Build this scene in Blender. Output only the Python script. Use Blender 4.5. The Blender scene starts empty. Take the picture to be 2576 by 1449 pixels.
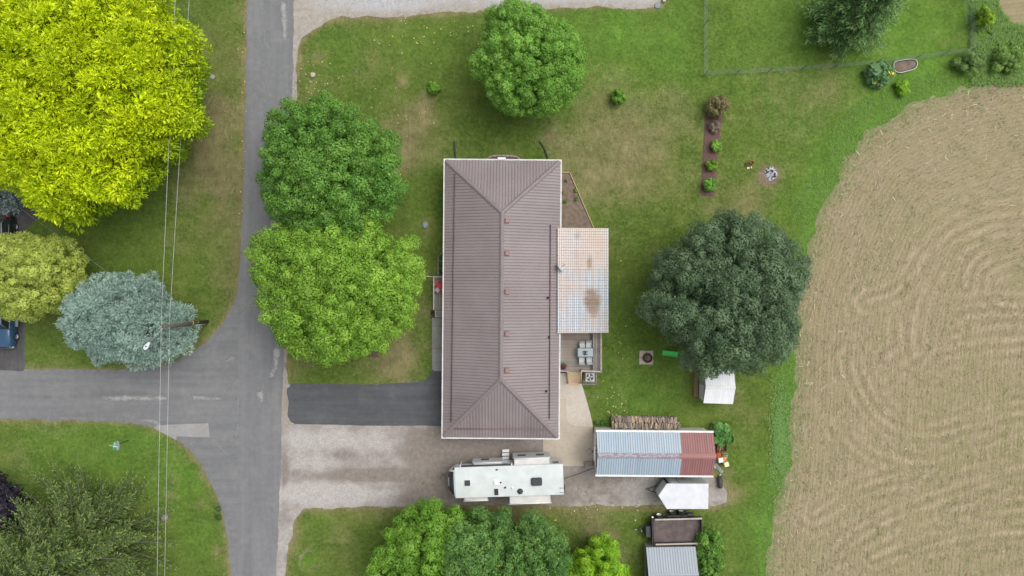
import bpy, bmesh, math, random
import numpy as np
from mathutils import Vector, Matrix

random.seed(7)
RNG = np.random.default_rng(11)
R = math.radians
scene = bpy.context.scene
col = scene.collection

# ------------------------------------------------------------------ camera
H = 61.0                      # drone height
K = 0.035493                  # metres on the ground per survey unit
cam_d = bpy.data.cameras.new('camera')
cam = bpy.data.objects.new('camera', cam_d); col.objects.link(cam)
cam.location = (0, 0, H); cam.rotation_euler = (0, 0, 0)
cam_d.sensor_width = 36; cam_d.lens = 36 * H / (2576 * K)
cam_d.clip_start = 0.5; cam_d.clip_end = 3000
scene.camera = cam

# ------------------------------------------------------------------ sky, sun
SUN_EL, SUN_AZ = 62, 60       # overcast: broad soft sun behind cloud
world = bpy.data.worlds.new('World'); scene.world = world; world.use_nodes = True
wn = world.node_tree.nodes; wl = world.node_tree.links
bg = wn['Background']
sky = wn.new('ShaderNodeTexSky'); sky.sky_type = 'NISHITA'; sky.sun_disc = False
sky.sun_elevation = R(SUN_EL); sky.sun_rotation = R(SUN_AZ)
sky.air_density = 1.0; sky.dust_density = 4.0; sky.ozone_density = 1.0
hs = wn.new('ShaderNodeHueSaturation'); hs.inputs['Saturation'].default_value = 0.22
wl.new(sky.outputs[0], hs.inputs['Color']); wl.new(hs.outputs[0], bg.inputs[0])
bg.inputs[1].default_value = 0.15
sd = bpy.data.lights.new('sun', 'SUN'); sd.energy = 1.5; sd.angle = R(50); sd.color = (1.0, 0.965, 0.92)
so = bpy.data.objects.new('sun', sd); col.objects.link(so)
az, el = R(SUN_AZ), R(SUN_EL)
so.rotation_euler = Vector((math.sin(az) * math.cos(el), math.cos(az) * math.cos(el), math.sin(el))).to_track_quat('Z', 'Y').to_euler()
vs = scene.view_settings
vs.view_transform = 'Standard'; vs.look = 'None'; vs.gamma = 1.0; vs.use_curve_mapping = False
vs.exposure = 0.16

# ------------------------------------------------------------------ helpers
def W(u, v, z=0.0):
    k = K * (1 - z / H)
    return Vector(((u - 1288) * k, (724.5 - v) * k, z))

def tag(o, label=None, cat=None, group=None, kind=None):
    if label: o['label'] = label
    if cat: o['category'] = cat
    if group: o['group'] = group
    if kind: o['kind'] = kind
    return o

def thing(name, label, cat, loc=(0, 0, 0), rz=0.0, group=None):
    o = bpy.data.objects.new(name, None); col.objects.link(o)
    o.empty_display_size = 0.2
    o.location = loc; o.rotation_euler = (0, 0, rz)
    return tag(o, label, cat, group)

def link(name, me, parent=None, loc=(0, 0, 0), rot=(0, 0, 0)):
    o = bpy.data.objects.new(name, me); col.objects.link(o)
    o.parent = parent; o.location = loc; o.rotation_euler = rot
    return o

class MB:
    """collects shapes, then links them as one mesh object"""
    def __init__(s): s.v = []; s.f = []; s.sm = []
    def add(s, vs_, fs, smooth=False):
        n = len(s.v); s.v += [tuple(p) for p in vs_]
        s.f += [tuple(i + n for i in f) for f in fs]; s.sm += [smooth] * len(fs)
        return s
    def box(s, c, d, rz=0, M=None):
        hx, hy, hz = d[0] / 2, d[1] / 2, d[2] / 2
        pts = [Vector((x, y, z)) for z in (-hz, hz) for x, y in ((-hx, -hy), (hx, -hy), (hx, hy), (-hx, hy))]
        if M is None: M = Matrix.Rotation(rz, 3, 'Z')
        pts = [M @ p + Vector(c) for p in pts]
        return s.add(pts, [(3, 2, 1, 0), (4, 5, 6, 7), (0, 1, 5, 4), (1, 2, 6, 5), (2, 3, 7, 6), (3, 0, 4, 7)])
    def bbox(s, c, d, b=0.02, rz=0):
        """box with chamfered vertical and top edges"""
        hx, hy = d[0] / 2, d[1] / 2; z0, z1 = -d[2] / 2, d[2] / 2
        b = min(b, hx * .9, hy * .9, d[2] * .45)
        def ring(ex, z):
            x, y = hx - ex, hy - ex; q = b * 0.9
            return [(x - q, -y, z), (x, -y + q, z), (x, y - q, z), (x - q, y, z), (-x + q, y, z), (-x, y - q, z), (-x, -y + q, z), (-x + q, -y, z)]
        pts = ring(0, z0) + ring(0, z1 - b) + ring(b, z1)
        M = Matrix.Rotation(rz, 3, 'Z'); pts = [M @ Vector(p) + Vector(c) for p in pts]
        fs = [tuple(range(7, -1, -1)), tuple(range(16, 24))]
        for r0 in (0, 8):
            for i in range(8): fs.append((r0 + i, r0 + (i + 1) % 8, r0 + 8 + (i + 1) % 8, r0 + 8 + i))
        return s.add(pts, fs)
    def prism(s, poly, z0, z1):
        n = len(poly)
        a = sum(poly[i][0] * poly[(i + 1) % n][1] - poly[(i + 1) % n][0] * poly[i][1] for i in range(n))
        if a < 0: poly = poly[::-1]
        f0 = (lambda i: z0[i]) if hasattr(z0, '__len__') else (lambda i: z0)
        f1 = (lambda i: z1[i]) if hasattr(z1, '__len__') else (lambda i: z1)
        pts = [(p[0], p[1], f0(i)) for i, p in enumerate(poly)] + [(p[0], p[1], f1(i)) for i, p in enumerate(poly)]
        fs = [tuple(range(n - 1, -1, -1)), tuple(range(n, 2 * n))] + [(i, (i + 1) % n, n + (i + 1) % n, n + i) for i in range(n)]
        return s.add(pts, fs)
    def tube(s, path, r, n=8, cap=True):
        path = [Vector(p) for p in path]; m = len(path)
        rs = r if hasattr(r, '__len__') else [r] * m
        rings = []
        for i, p in enumerate(path):
            t = (path[min(i + 1, m - 1)] - path[max(i - 1, 0)]).normalized()
            a = t.cross(Vector((0, 0, 1)))
            if a.length < 1e-3: a = Vector((1, 0, 0))
            a.normalize(); b = a.cross(t)
            rings.append([p + (a * math.cos(2 * math.pi * k / n) + b * math.sin(2 * math.pi * k / n)) * rs[i] for k in range(n)])
        fs = []
        for i in range(m - 1):
            for k in range(n): fs.append((i * n + (k + 1) % n, i * n + k, (i + 1) * n + k, (i + 1) * n + (k + 1) % n))
        if cap: fs += [tuple(range(n)), tuple(range(m * n - 1, (m - 1) * n - 1, -1))]
        return s.add([p for rg in rings for p in rg], fs, True)
    def lathe(s, prof, c=(0, 0, 0), n=20, M=None, caps=True):
        if not caps: prof = list(prof) + [prof[0]]
        pts = []
        for r_, z in prof:
            for k in range(n):
                p = Vector((r_ * math.cos(2 * math.pi * k / n), r_ * math.sin(2 * math.pi * k / n), z))
                if M is not None: p = M @ p
                pts.append(p + Vector(c))
        fs = []
        for i in range(len(prof) - 1):
            for k in range(n): fs.append((i * n + k, i * n + (k + 1) % n, (i + 1) * n + (k + 1) % n, (i + 1) * n + k))
        if caps: fs += [tuple(range(n - 1, -1, -1)), tuple(range((len(prof) - 1) * n, len(prof) * n))]
        return s.add(pts, fs, True)
    def mesh(s, name, mat):
        me = bpy.data.meshes.new(name); me.from_pydata(s.v, [], s.f); me.update()
        me.polygons.foreach_set('use_smooth', s.sm)
        if mat: me.materials.append(mat)
        return me
    def build(s, name, mat, parent=None, loc=(0, 0, 0), rot=(0, 0, 0)):
        return link(name, s.mesh(name, mat), parent, loc, rot)

def bevel(o, w=0.02, seg=2):
    m = o.modifiers.new('bevel', 'BEVEL'); m.width = w; m.segments = seg; m.limit_method = 'ANGLE'; m.angle_limit = R(35)
    return o

# --- noise on arrays
_lat = {}
def vnoise(x, y, seed=0):
    if seed not in _lat: _lat[seed] = np.random.default_rng(900 + seed).random((256, 256))
    L = _lat[seed]
    xi = np.floor(x).astype(int); yi = np.floor(y).astype(int)
    fx = x - xi; fy = y - yi
    fx = fx * fx * (3 - 2 * fx); fy = fy * fy * (3 - 2 * fy)
    a = L[xi % 256, yi % 256]; b = L[(xi + 1) % 256, yi % 256]; c = L[xi % 256, (yi + 1) % 256]; d = L[(xi + 1) % 256, (yi + 1) % 256]
    return (a * (1 - fx) + b * fx) * (1 - fy) + (c * (1 - fx) + d * fx) * fy
def fbm(x, y, scale, seed=0, octs=4):
    t = 0; amp = 1; tot = 0
    for o in range(octs):
        t = t + amp * vnoise(x / scale + 17.3 * o, y / scale + 9.1 * o, seed + o); tot += amp; amp *= .55; scale /= 2.03
    return t / tot
def sstep(a, b, x):
    t = np.clip((x - a) / (b - a), 0, 1); return t * t * (3 - 2 * t)
def pline_dist(px, py, pts, closed=False):
    d = np.full(px.shape, 1e9); n = len(pts)
    for i in range(n if closed else n - 1):
        ax, ay = pts[i]; bx, by = pts[(i + 1) % n]
        dx, dy = bx - ax, by - ay; L2 = dx * dx + dy * dy + 1e-9
        t = np.clip(((px - ax) * dx + (py - ay) * dy) / L2, 0, 1)
        d = np.minimum(d, np.hypot(px - ax - t * dx, py - ay - t * dy))
    return d
def inside(px, py, pts):
    c = np.zeros(px.shape, bool); n = len(pts)
    for i in range(n):
        ax, ay = pts[i]; bx, by = pts[(i + 1) % n]
        cond = (ay > py) != (by > py)
        c ^= cond & (px < (bx - ax) * (py - ay) / (by - ay + 1e-12) + ax)
    return c
def sdf(px, py, pts):
    d = pline_dist(px, py, pts, True)
    return np.where(inside(px, py, pts), d, -d)
def smoothpoly(pts, n=5, closed=True):
    P = [Vector((p[0], p[1], 0)) for p in pts]; m = len(P); out = []
    rng_ = range(m) if closed else range(m - 1)
    for i in rng_:
        if closed: a, b, c, d = P[(i - 1) % m], P[i], P[(i + 1) % m], P[(i + 2) % m]
        else: a, b, c, d = P[max(i - 1, 0)], P[i], P[i + 1], P[min(i + 2, m - 1)]
        for k in range(n):
            t = k / n
            q = 0.5 * ((2 * b) + (c - a) * t + (2 * a - 5 * b + 4 * c - d) * t * t + (3 * b - a - 3 * c + d) * t ** 3)
            out.append((q.x, q.y))
    if not closed: out.append((P[-1].x, P[-1].y))
    return out
def WP(pts, z=0): return [tuple(W(u, v, z)[:2]) for u, v in pts]

def grid_mesh(name, x0, x1, y0, y1, step, zf, mat, attrs=None, keep=None):
    nx = max(2, int((x1 - x0) / step) + 1); ny = max(2, int((y1 - y0) / step) + 1)
    X, Y = np.meshgrid(np.linspace(x0, x1, nx), np.linspace(y0, y1, ny))
    Z = zf(X, Y); V = np.stack([X, Y, Z], -1).reshape(-1, 3)
    i = np.arange(nx * ny).reshape(ny, nx)
    F = np.stack([i[:-1, :-1], i[:-1, 1:], i[1:, 1:], i[1:, :-1]], -1).reshape(-1, 4)
    if keep is not None:
        k = keep(X, Y).reshape(-1); F = F[k[F].any(1)]
    used = np.unique(F); rem = np.full(nx * ny, -1); rem[used] = np.arange(len(used))
    V = V[used]; F = rem[F]
    me = np_mesh(name, V, F, mat)
    if attrs:
        A = attrs(X, Y).reshape(-1, 4)[used]
        at = me.color_attributes.new('tint', 'FLOAT_COLOR', 'POINT'); at.data.foreach_set('color', A.astype(np.float32).ravel())
    return me
def np_mesh(name, V, F, mat, smooth=True):
    me = bpy.data.meshes.new(name); nf, k = F.shape
    me.vertices.add(len(V)); me.vertices.foreach_set('co', V.astype(np.float32).ravel())
    me.loops.add(nf * k); me.loops.foreach_set('vertex_index', F.astype(np.int32).ravel())
    me.polygons.add(nf); me.polygons.foreach_set('loop_start', np.arange(0, nf * k, k, dtype=np.int32))
    me.polygons.foreach_set('loop_total', np.full(nf, k, np.int32))
    me.polygons.foreach_set('use_smooth', np.full(nf, smooth))
    me.update(calc_edges=True); me.validate()
    if mat: me.materials.append(mat)
    return me

# ------------------------------------------------------------------ materials
class NT:
    def __init__(s, name):
        s.m = bpy.data.materials.new(name); s.m.use_nodes = True
        s.t = s.m.node_tree; s.n = s.t.nodes; s.l = s.t.links
        s.b = s.n['Principled BSDF']; s.out = s.n['Material Output']
    def put(s, node, key, val):
        i = node.inputs[key]
        if hasattr(val, 'is_linked'): s.l.new(val, i)
        else:
            if isinstance(val, (tuple, list)) and len(val) == 3 and i.type == 'RGBA': val = (*val, 1)
            i.default_value = val
    def pos(s, kind='Object', stretch=(1, 1, 1), rz=0):
        if kind == 'World': o = s.n.new('ShaderNodeNewGeometry').outputs['Position']
        else: o = s.n.new('ShaderNodeTexCoord').outputs[kind]
        if stretch != (1, 1, 1) or rz:
            mp = s.n.new('ShaderNodeMapping'); s.l.new(o, mp.inputs[0]); mp.inputs['Scale'].default_value = stretch
            mp.inputs['Rotation'].default_value = (0, 0, rz); o = mp.outputs[0]
        return o
    def noise(s, vec, scale, detail=5, rough=.55, dist=0):
        n = s.n.new('ShaderNodeTexNoise'); s.l.new(vec, n.inputs['Vector'])
        n.inputs['Scale'].default_value = scale; n.inputs['Detail'].default_value = detail
        n.inputs['Roughness'].default_value = rough; n.inputs['Distortion'].default_value = dist
        return n.outputs['Fac']
    def voro(s, vec, scale, out='Distance'):
        n = s.n.new('ShaderNodeTexVoronoi'); s.l.new(vec, n.inputs['Vector']); n.inputs['Scale'].default_value = scale
        return n.outputs[out]
    def ramp(s, fac, a, b, lo=0.0, hi=1.0):
        n = s.n.new('ShaderNodeMapRange'); s.l.new(fac, n.inputs[0])
        for k, v in zip((1, 2, 3, 4), (a, b, lo, hi)): n.inputs[k].default_value = v
        return n.outputs[0]
    def mix(s, fac, a, b, mode='MIX'):
        n = s.n.new('ShaderNodeMix'); n.data_type = 'RGBA'; n.blend_type = mode
        s.put(n, 0, fac); s.put(n, 6, a); s.put(n, 7, b); return n.outputs[2]
    def math(s, op, a, b=0.0, c=None):
        n = s.n.new('ShaderNodeMath'); n.operation = op; s.put(n, 0, a); s.put(n, 1, b)
        if c is not None: s.put(n, 2, c)
        return n.outputs[0]
    def attr(s, name='tint'):
        n = s.n.new('ShaderNodeVertexColor'); n.layer_name = name; return n.outputs['Color']
    def sep(s, c):
        n = s.n.new('ShaderNodeSeparateColor'); s.l.new(c, n.inputs[0]); return n.outputs
    def info(s, k='Random'):
        return s.n.new('ShaderNodeObjectInfo').outputs[k]
    def val(s, c, fac):     # multiply brightness by socket
        n = s.n.new('ShaderNodeVectorMath'); n.operation = 'SCALE'; s.put(n, 0, c); s.put(n, 'Scale', fac); return n.outputs[0]
    def bump(s, h, strength=.3, dist=.05):
        n = s.n.new('ShaderNodeBump'); s.l.new(h, n.inputs['Height']); n.inputs['Strength'].default_value = strength
        n.inputs['Distance'].default_value = dist; s.l.new(n.outputs[0], s.b.inputs['Normal'])
    def done(s, color, rough=.8, spec=.3, metal=0.0):
        s.put(s.b, 'Base Color', color); s.put(s.b, 'Roughness', rough)
        s.b.inputs['Specular IOR Level'].default_value = spec; s.put(s.b, 'Metallic', metal)
        return s.m

def pm(name, c1, c2=None, scale=4, rough=.7, spec=.3, metal=0.0, stretch=(1, 1, 1), rand=0.0, bump=0.0, coord='Object', lo=.35, hi=.65, objcol=False, detail=5):
    """procedural material: two tones by noise, optional per-object brightness"""
    t = NT(name); v = t.pos(coord, stretch)
    f = t.noise(v, scale, detail)
    if c2 is None: c2 = tuple(min(1, x * .82) for x in c1)
    c = t.mix(t.ramp(f, lo, hi), c1, c2)
    if rand: c = t.val(c, t.ramp(t.info(), 0, 1, 1 - rand, 1 + rand))
    if objcol: c = t.mix(1.0, c, t.info('Color'), 'MULTIPLY')
    if bump: t.bump(f, bump, .03)
    return t.done(c, rough, spec, metal)

def glass_dark(name, c=(.02, .025, .03)):
    t = NT(name); f = t.noise(t.pos(), 3)
    return t.done(t.mix(f, c, tuple(x * 1.6 for x in c)), .08, .6)

# lawn: tint R = dry, G = bare soil, B = lush
def lawn_material():
    t = NT('lawn_grass'); p = t.pos('World')
    n1 = t.noise(p, .55, 6, .65); n2 = t.noise(p, 3.2, 6, .7); n3 = t.noise(p, 14, 4, .7); n4 = t.noise(p, .16, 4, .6)
    n5 = t.noise(t.pos('World', (1, .25, 1)), 5.0, 5, .7)
    g = t.mix(t.ramp(n2, .36, .64), (.060, .114, .017), (.148, .212, .044))
    g = t.mix(t.ramp(n1, .38, .62, 0, .6), g, (.084, .132, .020))
    g = t.mix(t.ramp(n4, .45, .65, 0, .5), g, (.155, .195, .044))
    s = t.sep(t.attr())
    lush = t.mix(t.ramp(n2, .3, .7), (.074, .172, .018), (.150, .270, .048))
    g = t.mix(s[2], g, lush)
    dryc = t.mix(t.ramp(n5, .32, .68), (.185, .155, .074), (.285, .245, .130))
    dn = t.math('ADD', s[0], t.math('MULTIPLY', t.math('SUBTRACT', n2, .5), 1.1))
    dn = t.math('ADD', dn, t.math('MULTIPLY', t.math('SUBTRACT', n1, .5), 1.0))
    g = t.mix(t.ramp(dn, .12, .85, 0, .80), g, dryc)
    soil = t.mix(n3, (.16, .118, .082), (.34, .265, .19))
    sn = t.math('ADD', s[1], t.math('MULTIPLY', t.math('SUBTRACT', n2, .5), .8))
    g = t.mix(t.ramp(sn, .35, .75), g, soil)
    g = t.val(g, t.ramp(n1, .3, .7, .80, 1.20)); g = t.val(g, t.ramp(t.noise(p, 1.3, 5, .7), .3, .7, .84, 1.16))
    g = t.val(g, t.ramp(n3, .25, .75, .72, 1.28))
    n6 = t.noise(p, 32, 3, .7)
    g = t.val(g, t.ramp(n6, .25, .75, .78, 1.22))
    t.bump(t.math('ADD', n3, n2), .8, .08)
    return t.done(g, .95, .1)
M = {}
M['lawn'] = lawn_material()

def asphalt(name, c1, c2, streak=(1, .06, 1), light=None, la=.55):
    t = NT(name); p = t.pos('World')
    st = t.noise(t.pos('World', streak), 1.6, 5, .6); n = t.noise(p, .5, 6, .65); f = t.noise(p, 26, 3, .7); pa = t.noise(p, 2.2, 5, .6)
    c = t.mix(t.ramp(st, .35, .65), c1, c2)
    c = t.mix(t.ramp(n, .5, .68, 0, .6), c, light or tuple(x * 1.25 for x in c2))
    c = t.val(c, t.ramp(pa, .3, .7, .92, 1.08))
    cr = t.n.new('ShaderNodeTexVoronoi'); cr.feature = 'DISTANCE_TO_EDGE'; cr.inputs['Scale'].default_value = .22
    wn_ = t.n.new('ShaderNodeTexNoise'); wn_.inputs['Scale'].default_value = .9; wn_.inputs['Detail'].default_value = 6; t.l.new(p, wn_.inputs['Vector'])
    av = t.n.new('ShaderNodeVectorMath'); av.operation = 'MULTIPLY_ADD'; t.l.new(wn_.outputs['Color'], av.inputs[0]); av.inputs[1].default_value = (2.6, 2.6, 2.6); t.l.new(p, av.inputs[2]); t.l.new(av.outputs[0], cr.inputs['Vector'])
    c = t.mix(t.ramp(cr.outputs[0], 0, .010, .20, 0), c, (.09, .09, .09))
    c = t.val(c, t.ramp(f, .25, .75, .88, 1.12))
    t.bump(f, .25, .01)
    return t.done(c, .92, .25)
M['road'] = asphalt('road_asphalt', (.165, .168, .173), (.198, .201, .206), light=(.225, .225, .226))
M['street'] = asphalt('street_asphalt', (.160, .163, .168), (.195, .198, .203), streak=(.06, 1, 1), light=(.222, .222, .222))
M['drive'] = asphalt('sealed_asphalt', (.078, .081, .088), (.102, .105, .112), streak=(.08, 1, 1), light=(.13, .13, .134))
M['drive_w'] = asphalt('driveway_asphalt', (.068, .066, .068), (.105, .101, .101), light=(.14, .135, .132))

def gravel(name, a, b, soil, sa=.45):
    t = NT(name); p = t.pos('World')
    v = t.voro(p, 16, 'Color'); n = t.noise(p, .38, 7, .68); n2 = t.noise(p, 2.6, 6, .7, .6); f = t.noise(p, 24, 3, .7)
    c = t.mix(t.sep(v)[0], a, b)
    s = t.sep(t.attr())
    k = t.math('ADD', t.math('MULTIPLY', t.math('ADD', n, t.math('MULTIPLY', n2, .7)), .59), t.math('SUBTRACT', s[0], .5))
    k = t.math('ADD', t.math('MULTIPLY', t.math('SUBTRACT', k, .5), 1.5), .5)
    c = t.mix(t.ramp(k, sa - .10, sa + .16), c, t.mix(n2, soil, tuple(x * 1.35 for x in soil)))
    gn = t.noise(p, 1.4, 6, .7)
    c = t.mix(t.math('MULTIPLY', t.ramp(gn, .52, .66), s[1]), c, (.12, .13, .05))
    c = t.val(c, t.ramp(f, .2, .8, .82, 1.18))
    c = t.val(c, t.ramp(n2, .28, .72, .80, 1.12))
    t.bump(t.math('ADD', f, n2), .7, .05)
    return t.done(c, .95, .15)
M['gravel'] = gravel('driveway_gravel', (.375, .35, .332), (.505, .475, .456), (.215, .187, .166), .48)
M['gravel_n'] = gravel('lane_gravel', (.36, .355, .36), (.52, .515, .525), (.33, .298, .262), .62)
M['shoulder'] = gravel('road_shoulder', (.30, .275, .25), (.42, .385, .35), (.25, .20, .15), .55)

def concrete(name, a, b, rough=.9):
    t = NT(name); p = t.pos('World'); n = t.noise(p, .7, 6, .65); f = t.noise(p, 30, 3); n2 = t.noise(p, 4, 6, .7)
    c = t.mix(t.ramp(n, .35, .65), a, b); c = t.val(c, t.ramp(n2, .3, .7, .9, 1.08)); c = t.val(c, t.ramp(f, .25, .75, .93, 1.07))
    t.bump(f, .15, .01); return t.done(c, rough, .25)
M['patio'] = concrete('patio_concrete', (.50, .435, .35), (.42, .365, .295))
M['walk'] = concrete('walk_concrete', (.285, .285, .27), (.225, .225, .21))
M['patch'] = concrete('patch_concrete', (.33, .325, .315), (.27, .265, .26))
M['wear'] = concrete('worn_street', (.31, .31, .31), (.25, .25, .255))
def softwear():
    t = NT('worn_street_soft'); p = t.pos('World'); n = t.noise(p, 5, 6, .7); n2 = t.noise(p, 1.3, 5, .65)
    t.done(t.mix(n, (.27, .27, .268), (.37, .37, .365)), .92, .2)
    a = t.n.new('ShaderNodeAttribute'); a.attribute_name = 'tint'
    k = t.math('MULTIPLY', t.sep(a.outputs['Color'])[0], t.ramp(t.math('ADD', t.math('MULTIPLY', n, .5), t.math('MULTIPLY', n2, .5)), .34, .52, .35, 1.0))
    tr = t.n.new('ShaderNodeBsdfTransparent'); mx = t.n.new('ShaderNodeMixShader'); t.l.new(k, mx.inputs[0]); t.l.new(tr.outputs[0], mx.inputs[1]); t.l.new(t.b.outputs[0], mx.inputs[2]); t.l.new(mx.outputs[0], t.out.inputs[0])
    return t.m
M['wear'] = softwear()
M['stone'] = concrete('edging_stone', (.36, .35, .335), (.25, .24, .225))
M['mulch'] = pm('bark_mulch', (.105, .062, .055), (.165, .105, .092), 12, .95, .1, bump=.8, coord='World', detail=8)
M['soil'] = pm('bed_soil', (.150, .112, .086), (.225, .175, .138), 3, .95, .1, bump=.8, coord='World', detail=9)

def field_material():
    # tint R = row phase distance (m/100), G = track pale, B = track dark, A = weed amount
    t = NT('stubble_field'); p = t.pos('World')
    a = t.n.new('ShaderNodeAttribute'); a.attribute_name = 'tint'; s = t.sep(a.outputs['Color'])
    n1 = t.noise(p, .25, 6, .65); n2 = t.noise(p, 2.4, 6, .72); f = t.noise(p, 16, 4, .7)
    d = t.math('MULTIPLY', s[0], 100.0)
    dj = t.math('ADD', d, t.math('MULTIPLY', n2, .10))
    ph = t.math('SINE', t.math('MULTIPLY', dj, 2 * math.pi / .36))
    ph2 = t.math('SINE', t.math('MULTIPLY', dj, 2 * math.pi / 1.02))
    cw = t.n.new('ShaderNodeCombineXYZ'); t.l.new(t.math('MULTIPLY', d, 9.0), cw.inputs[0]); t.l.new(t.math('MULTIPLY', n2, .4), cw.inputs[1])
    rn = t.noise(cw.outputs[0], 1.0, 4, .6)
    c = t.mix(t.ramp(n2, .3, .7), (.300, .252, .158), (.388, .332, .213))
    c = t.mix(t.ramp(n1, .4, .62, 0, .6), c, (.315, .285, .158))
    c = t.mix(t.ramp(ph, -.2, 1, 0, .21), c, (.205, .155, .100))
    c = t.mix(t.ramp(ph2, .1, 1, 0, .16), c, (.24, .180, .118))
    c = t.mix(t.ramp(rn, .5, .75, 0, .32), c, (.225, .19, .10))
    c = t.mix(t.math('MULTIPLY', s[1], t.ramp(n2, .3, .6, .25, .8)), c, (.50, .405, .285))
    c = t.mix(t.math('MULTIPLY', s[2], t.ramp(n2, .3, .6, .2, .65)), c, (.205, .155, .105))
    w = t.math('MULTIPLY', t.ramp(t.noise(p, .9, 6, .75), .43, .66, 0, .9), a.outputs['Alpha'])
    c = t.mix(w, c, (.200, .205, .080))
    c = t.val(c, t.ramp(f, .2, .8, .72, 1.28))
    t.bump(t.math('ADD', f, t.math('MULTIPLY', ph, .25)), .7, .06)
    return t.done(c, .95, .1)
M['field'] = field_material()

def leafmat(name, trans=.14, rough=.55, spec=.25):
    t = NT(name); c = t.attr()
    f = t.noise(t.pos('World'), 9, 2); c = t.val(c, t.ramp(f, .3, .7, .86, 1.14))
    t.done(c, rough, spec)
    tr = t.n.new('ShaderNodeBsdfTranslucent'); t.l.new(t.mix(1.0, c, (1.0, 1.0, .55), 'MULTIPLY'), tr.inputs[0])
    mx = t.n.new('ShaderNodeMixShader'); mx.inputs[0].default_value = trans
    t.l.new(t.b.outputs[0], mx.inputs[1]); t.l.new(tr.outputs[0], mx.inputs[2]); t.l.new(mx.outputs[0], t.out.inputs[0])
    return t.m
M['leaf'] = leafmat('broad_leaves'); M['needle'] = leafmat('needles', .1, .7, .15)
M['bark'] = pm('bark', (.17, .135, .105), (.085, .066, .052), 9, .9, .1, stretch=(1, 1, .2), bump=.6)
M['greybark'] = pm('grey_bark', (.30, .27, .24), (.17, .15, .13), 9, .9, .1, stretch=(1, 1, .3), bump=.5)
M['white'] = pm('white_paint', (.80, .80, .79), (.72, .72, .71), 3, .5, .35)
M['gutter'] = pm('white_gutter', (.86, .86, .85), (.74, .74, .73), 2.0, .45, .4)
M['black'] = pm('black_plastic', (.018, .018, .02), (.03, .03, .032), 6, .55, .35)
M['dark'] = pm('dark_grey_plastic', (.055, .058, .064), (.04, .042, .046), 5, .55, .35)
M['rubber'] = pm('tyre_rubber', (.018, .018, .018), (.03, .03, .03), 12, .85, .2)
M['steel'] = pm('galvanised_steel', (.46, .47, .48), (.36, .37, .38), 6, .45, .4, metal=.3)
M['glass'] = glass_dark('dark_glass')

# ------------------------------------------------------------------ ground outlines (survey units)
road_l = [(629, -120), (627, 0), (623, 240), (616, 483), (610, 640), (605, 700), (600, 743), (583, 783), (563, 820), (527, 860), (467, 903), (427, 923), (367, 932), (300, 936), (90, 935), (0, 932), (-300, 930)]
road_b = [(-300, 1046), (0, 1048), (100, 1051), (233, 1053), (300, 1055), (367, 1063), (400, 1074), (440, 1097), (470, 1119), (490, 1139), (510, 1169), (530, 1206), (550, 1243), (565, 1286), (572, 1330), (578, 1366), (585, 1449), (590, 1600)]
road_r = [(690, 1600), (694, 1449), (697, 1360), (700, 1270), (705, 1150), (707, 1070), (710, 1010), (713, 940), (716, 860), (717, 700), (721, 550), (727, 400), (732, 260), (735, 180), (737, 100), (737, 0), (738, -120)]
ROAD = road_l + road_b + road_r
GRAVEL = [(706, 1066), (735, 1062), (911, 1066), (1113, 1067), (1120, 1110), (1365, 1100), (1369, 1172), (1500, 1172), (1500, 1200), (1790, 1200), (1815, 1215), (1828, 1240), (1826, 1262), (1800, 1272), (1760, 1268), (1600, 1268), (1420, 1268), (1180, 1268), (1040, 1270), (900, 1272), (762, 1275), (735, 1310), (724, 1370), (712, 1449), (708, 1560), (690, 1560), (694, 1449), (700, 1270), (704, 1150)]
LANE = [(736, -80), (737, 190), (741, 190), (745, 130), (757, 92), (777, 78), (804, 62), (831, 47), (861, 40), (944, 40), (1011, 37), (1077, 32), (1144, 27), (1244, 25), (1388, 17), (1488, 13), (1555, 17), (1621, 16), (1655, 13), (1661, -5), (1661, -80)]
SHOULDER = [(728, 60), (742, 190), (743, 245), (738, 300), (730, 420), (722, 560), (716, 560), (724, 400), (730, 250)]
SHOULDER2 = [(708, 1075), (707, 1010), (712, 930), (715, 850), (718, 860), (716, 925), (722, 968), (734, 972), (727, 985), (729, 1010), (727, 1035), (737, 1066)]
DRIVE = [(724, 979), (734, 971), (911, 974), (1061, 967), (1075, 960), (1088, 945), (1091, 934), (1125, 934), (1125, 1068), (1113, 1068), (911, 1067), (744, 1063), (733, 1060), (725, 1045), (729, 1010), (723, 990)]
WDRIVE = [(-300, 470), (0, 480), (60, 505), (90, 515), (118, 520), (95, 545), (70, 568), (60, 585), (60, 760), (58, 935), (-300, 935)]
FIELD = [(2900, 175), (2576, 190), (2499, 205), (2440, 222), (2365, 247), (2315, 263), (2279, 290), (2215, 320), (2179, 345), (2145, 390), (2119, 440), (2100, 483), (2075, 510), (2059, 570), (2045, 610), (2032, 650), (2010, 720), (1999, 766), (1995, 800), (2000, 860), (2005, 930), (2000, 1000), (1995, 1100), (1989, 1160), (1972, 1190), (1962, 1250), (1952, 1300), (1942, 1380), (1939, 1449), (1936, 1700), (2900, 1700)]
FIELD_N = [(2492, -120), (2499, 0), (2512, 38), (2539, 58), (2576, 78), (2700, 110), (2900, 110), (2900, -120)]
wROAD, wGRAVEL, wLANE, wDRIVE, wFIELD, wFIELDN, wWD = map(WP, (ROAD, GRAVEL, LANE, DRIVE, FIELD, FIELD_N, WDRIVE))

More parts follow.
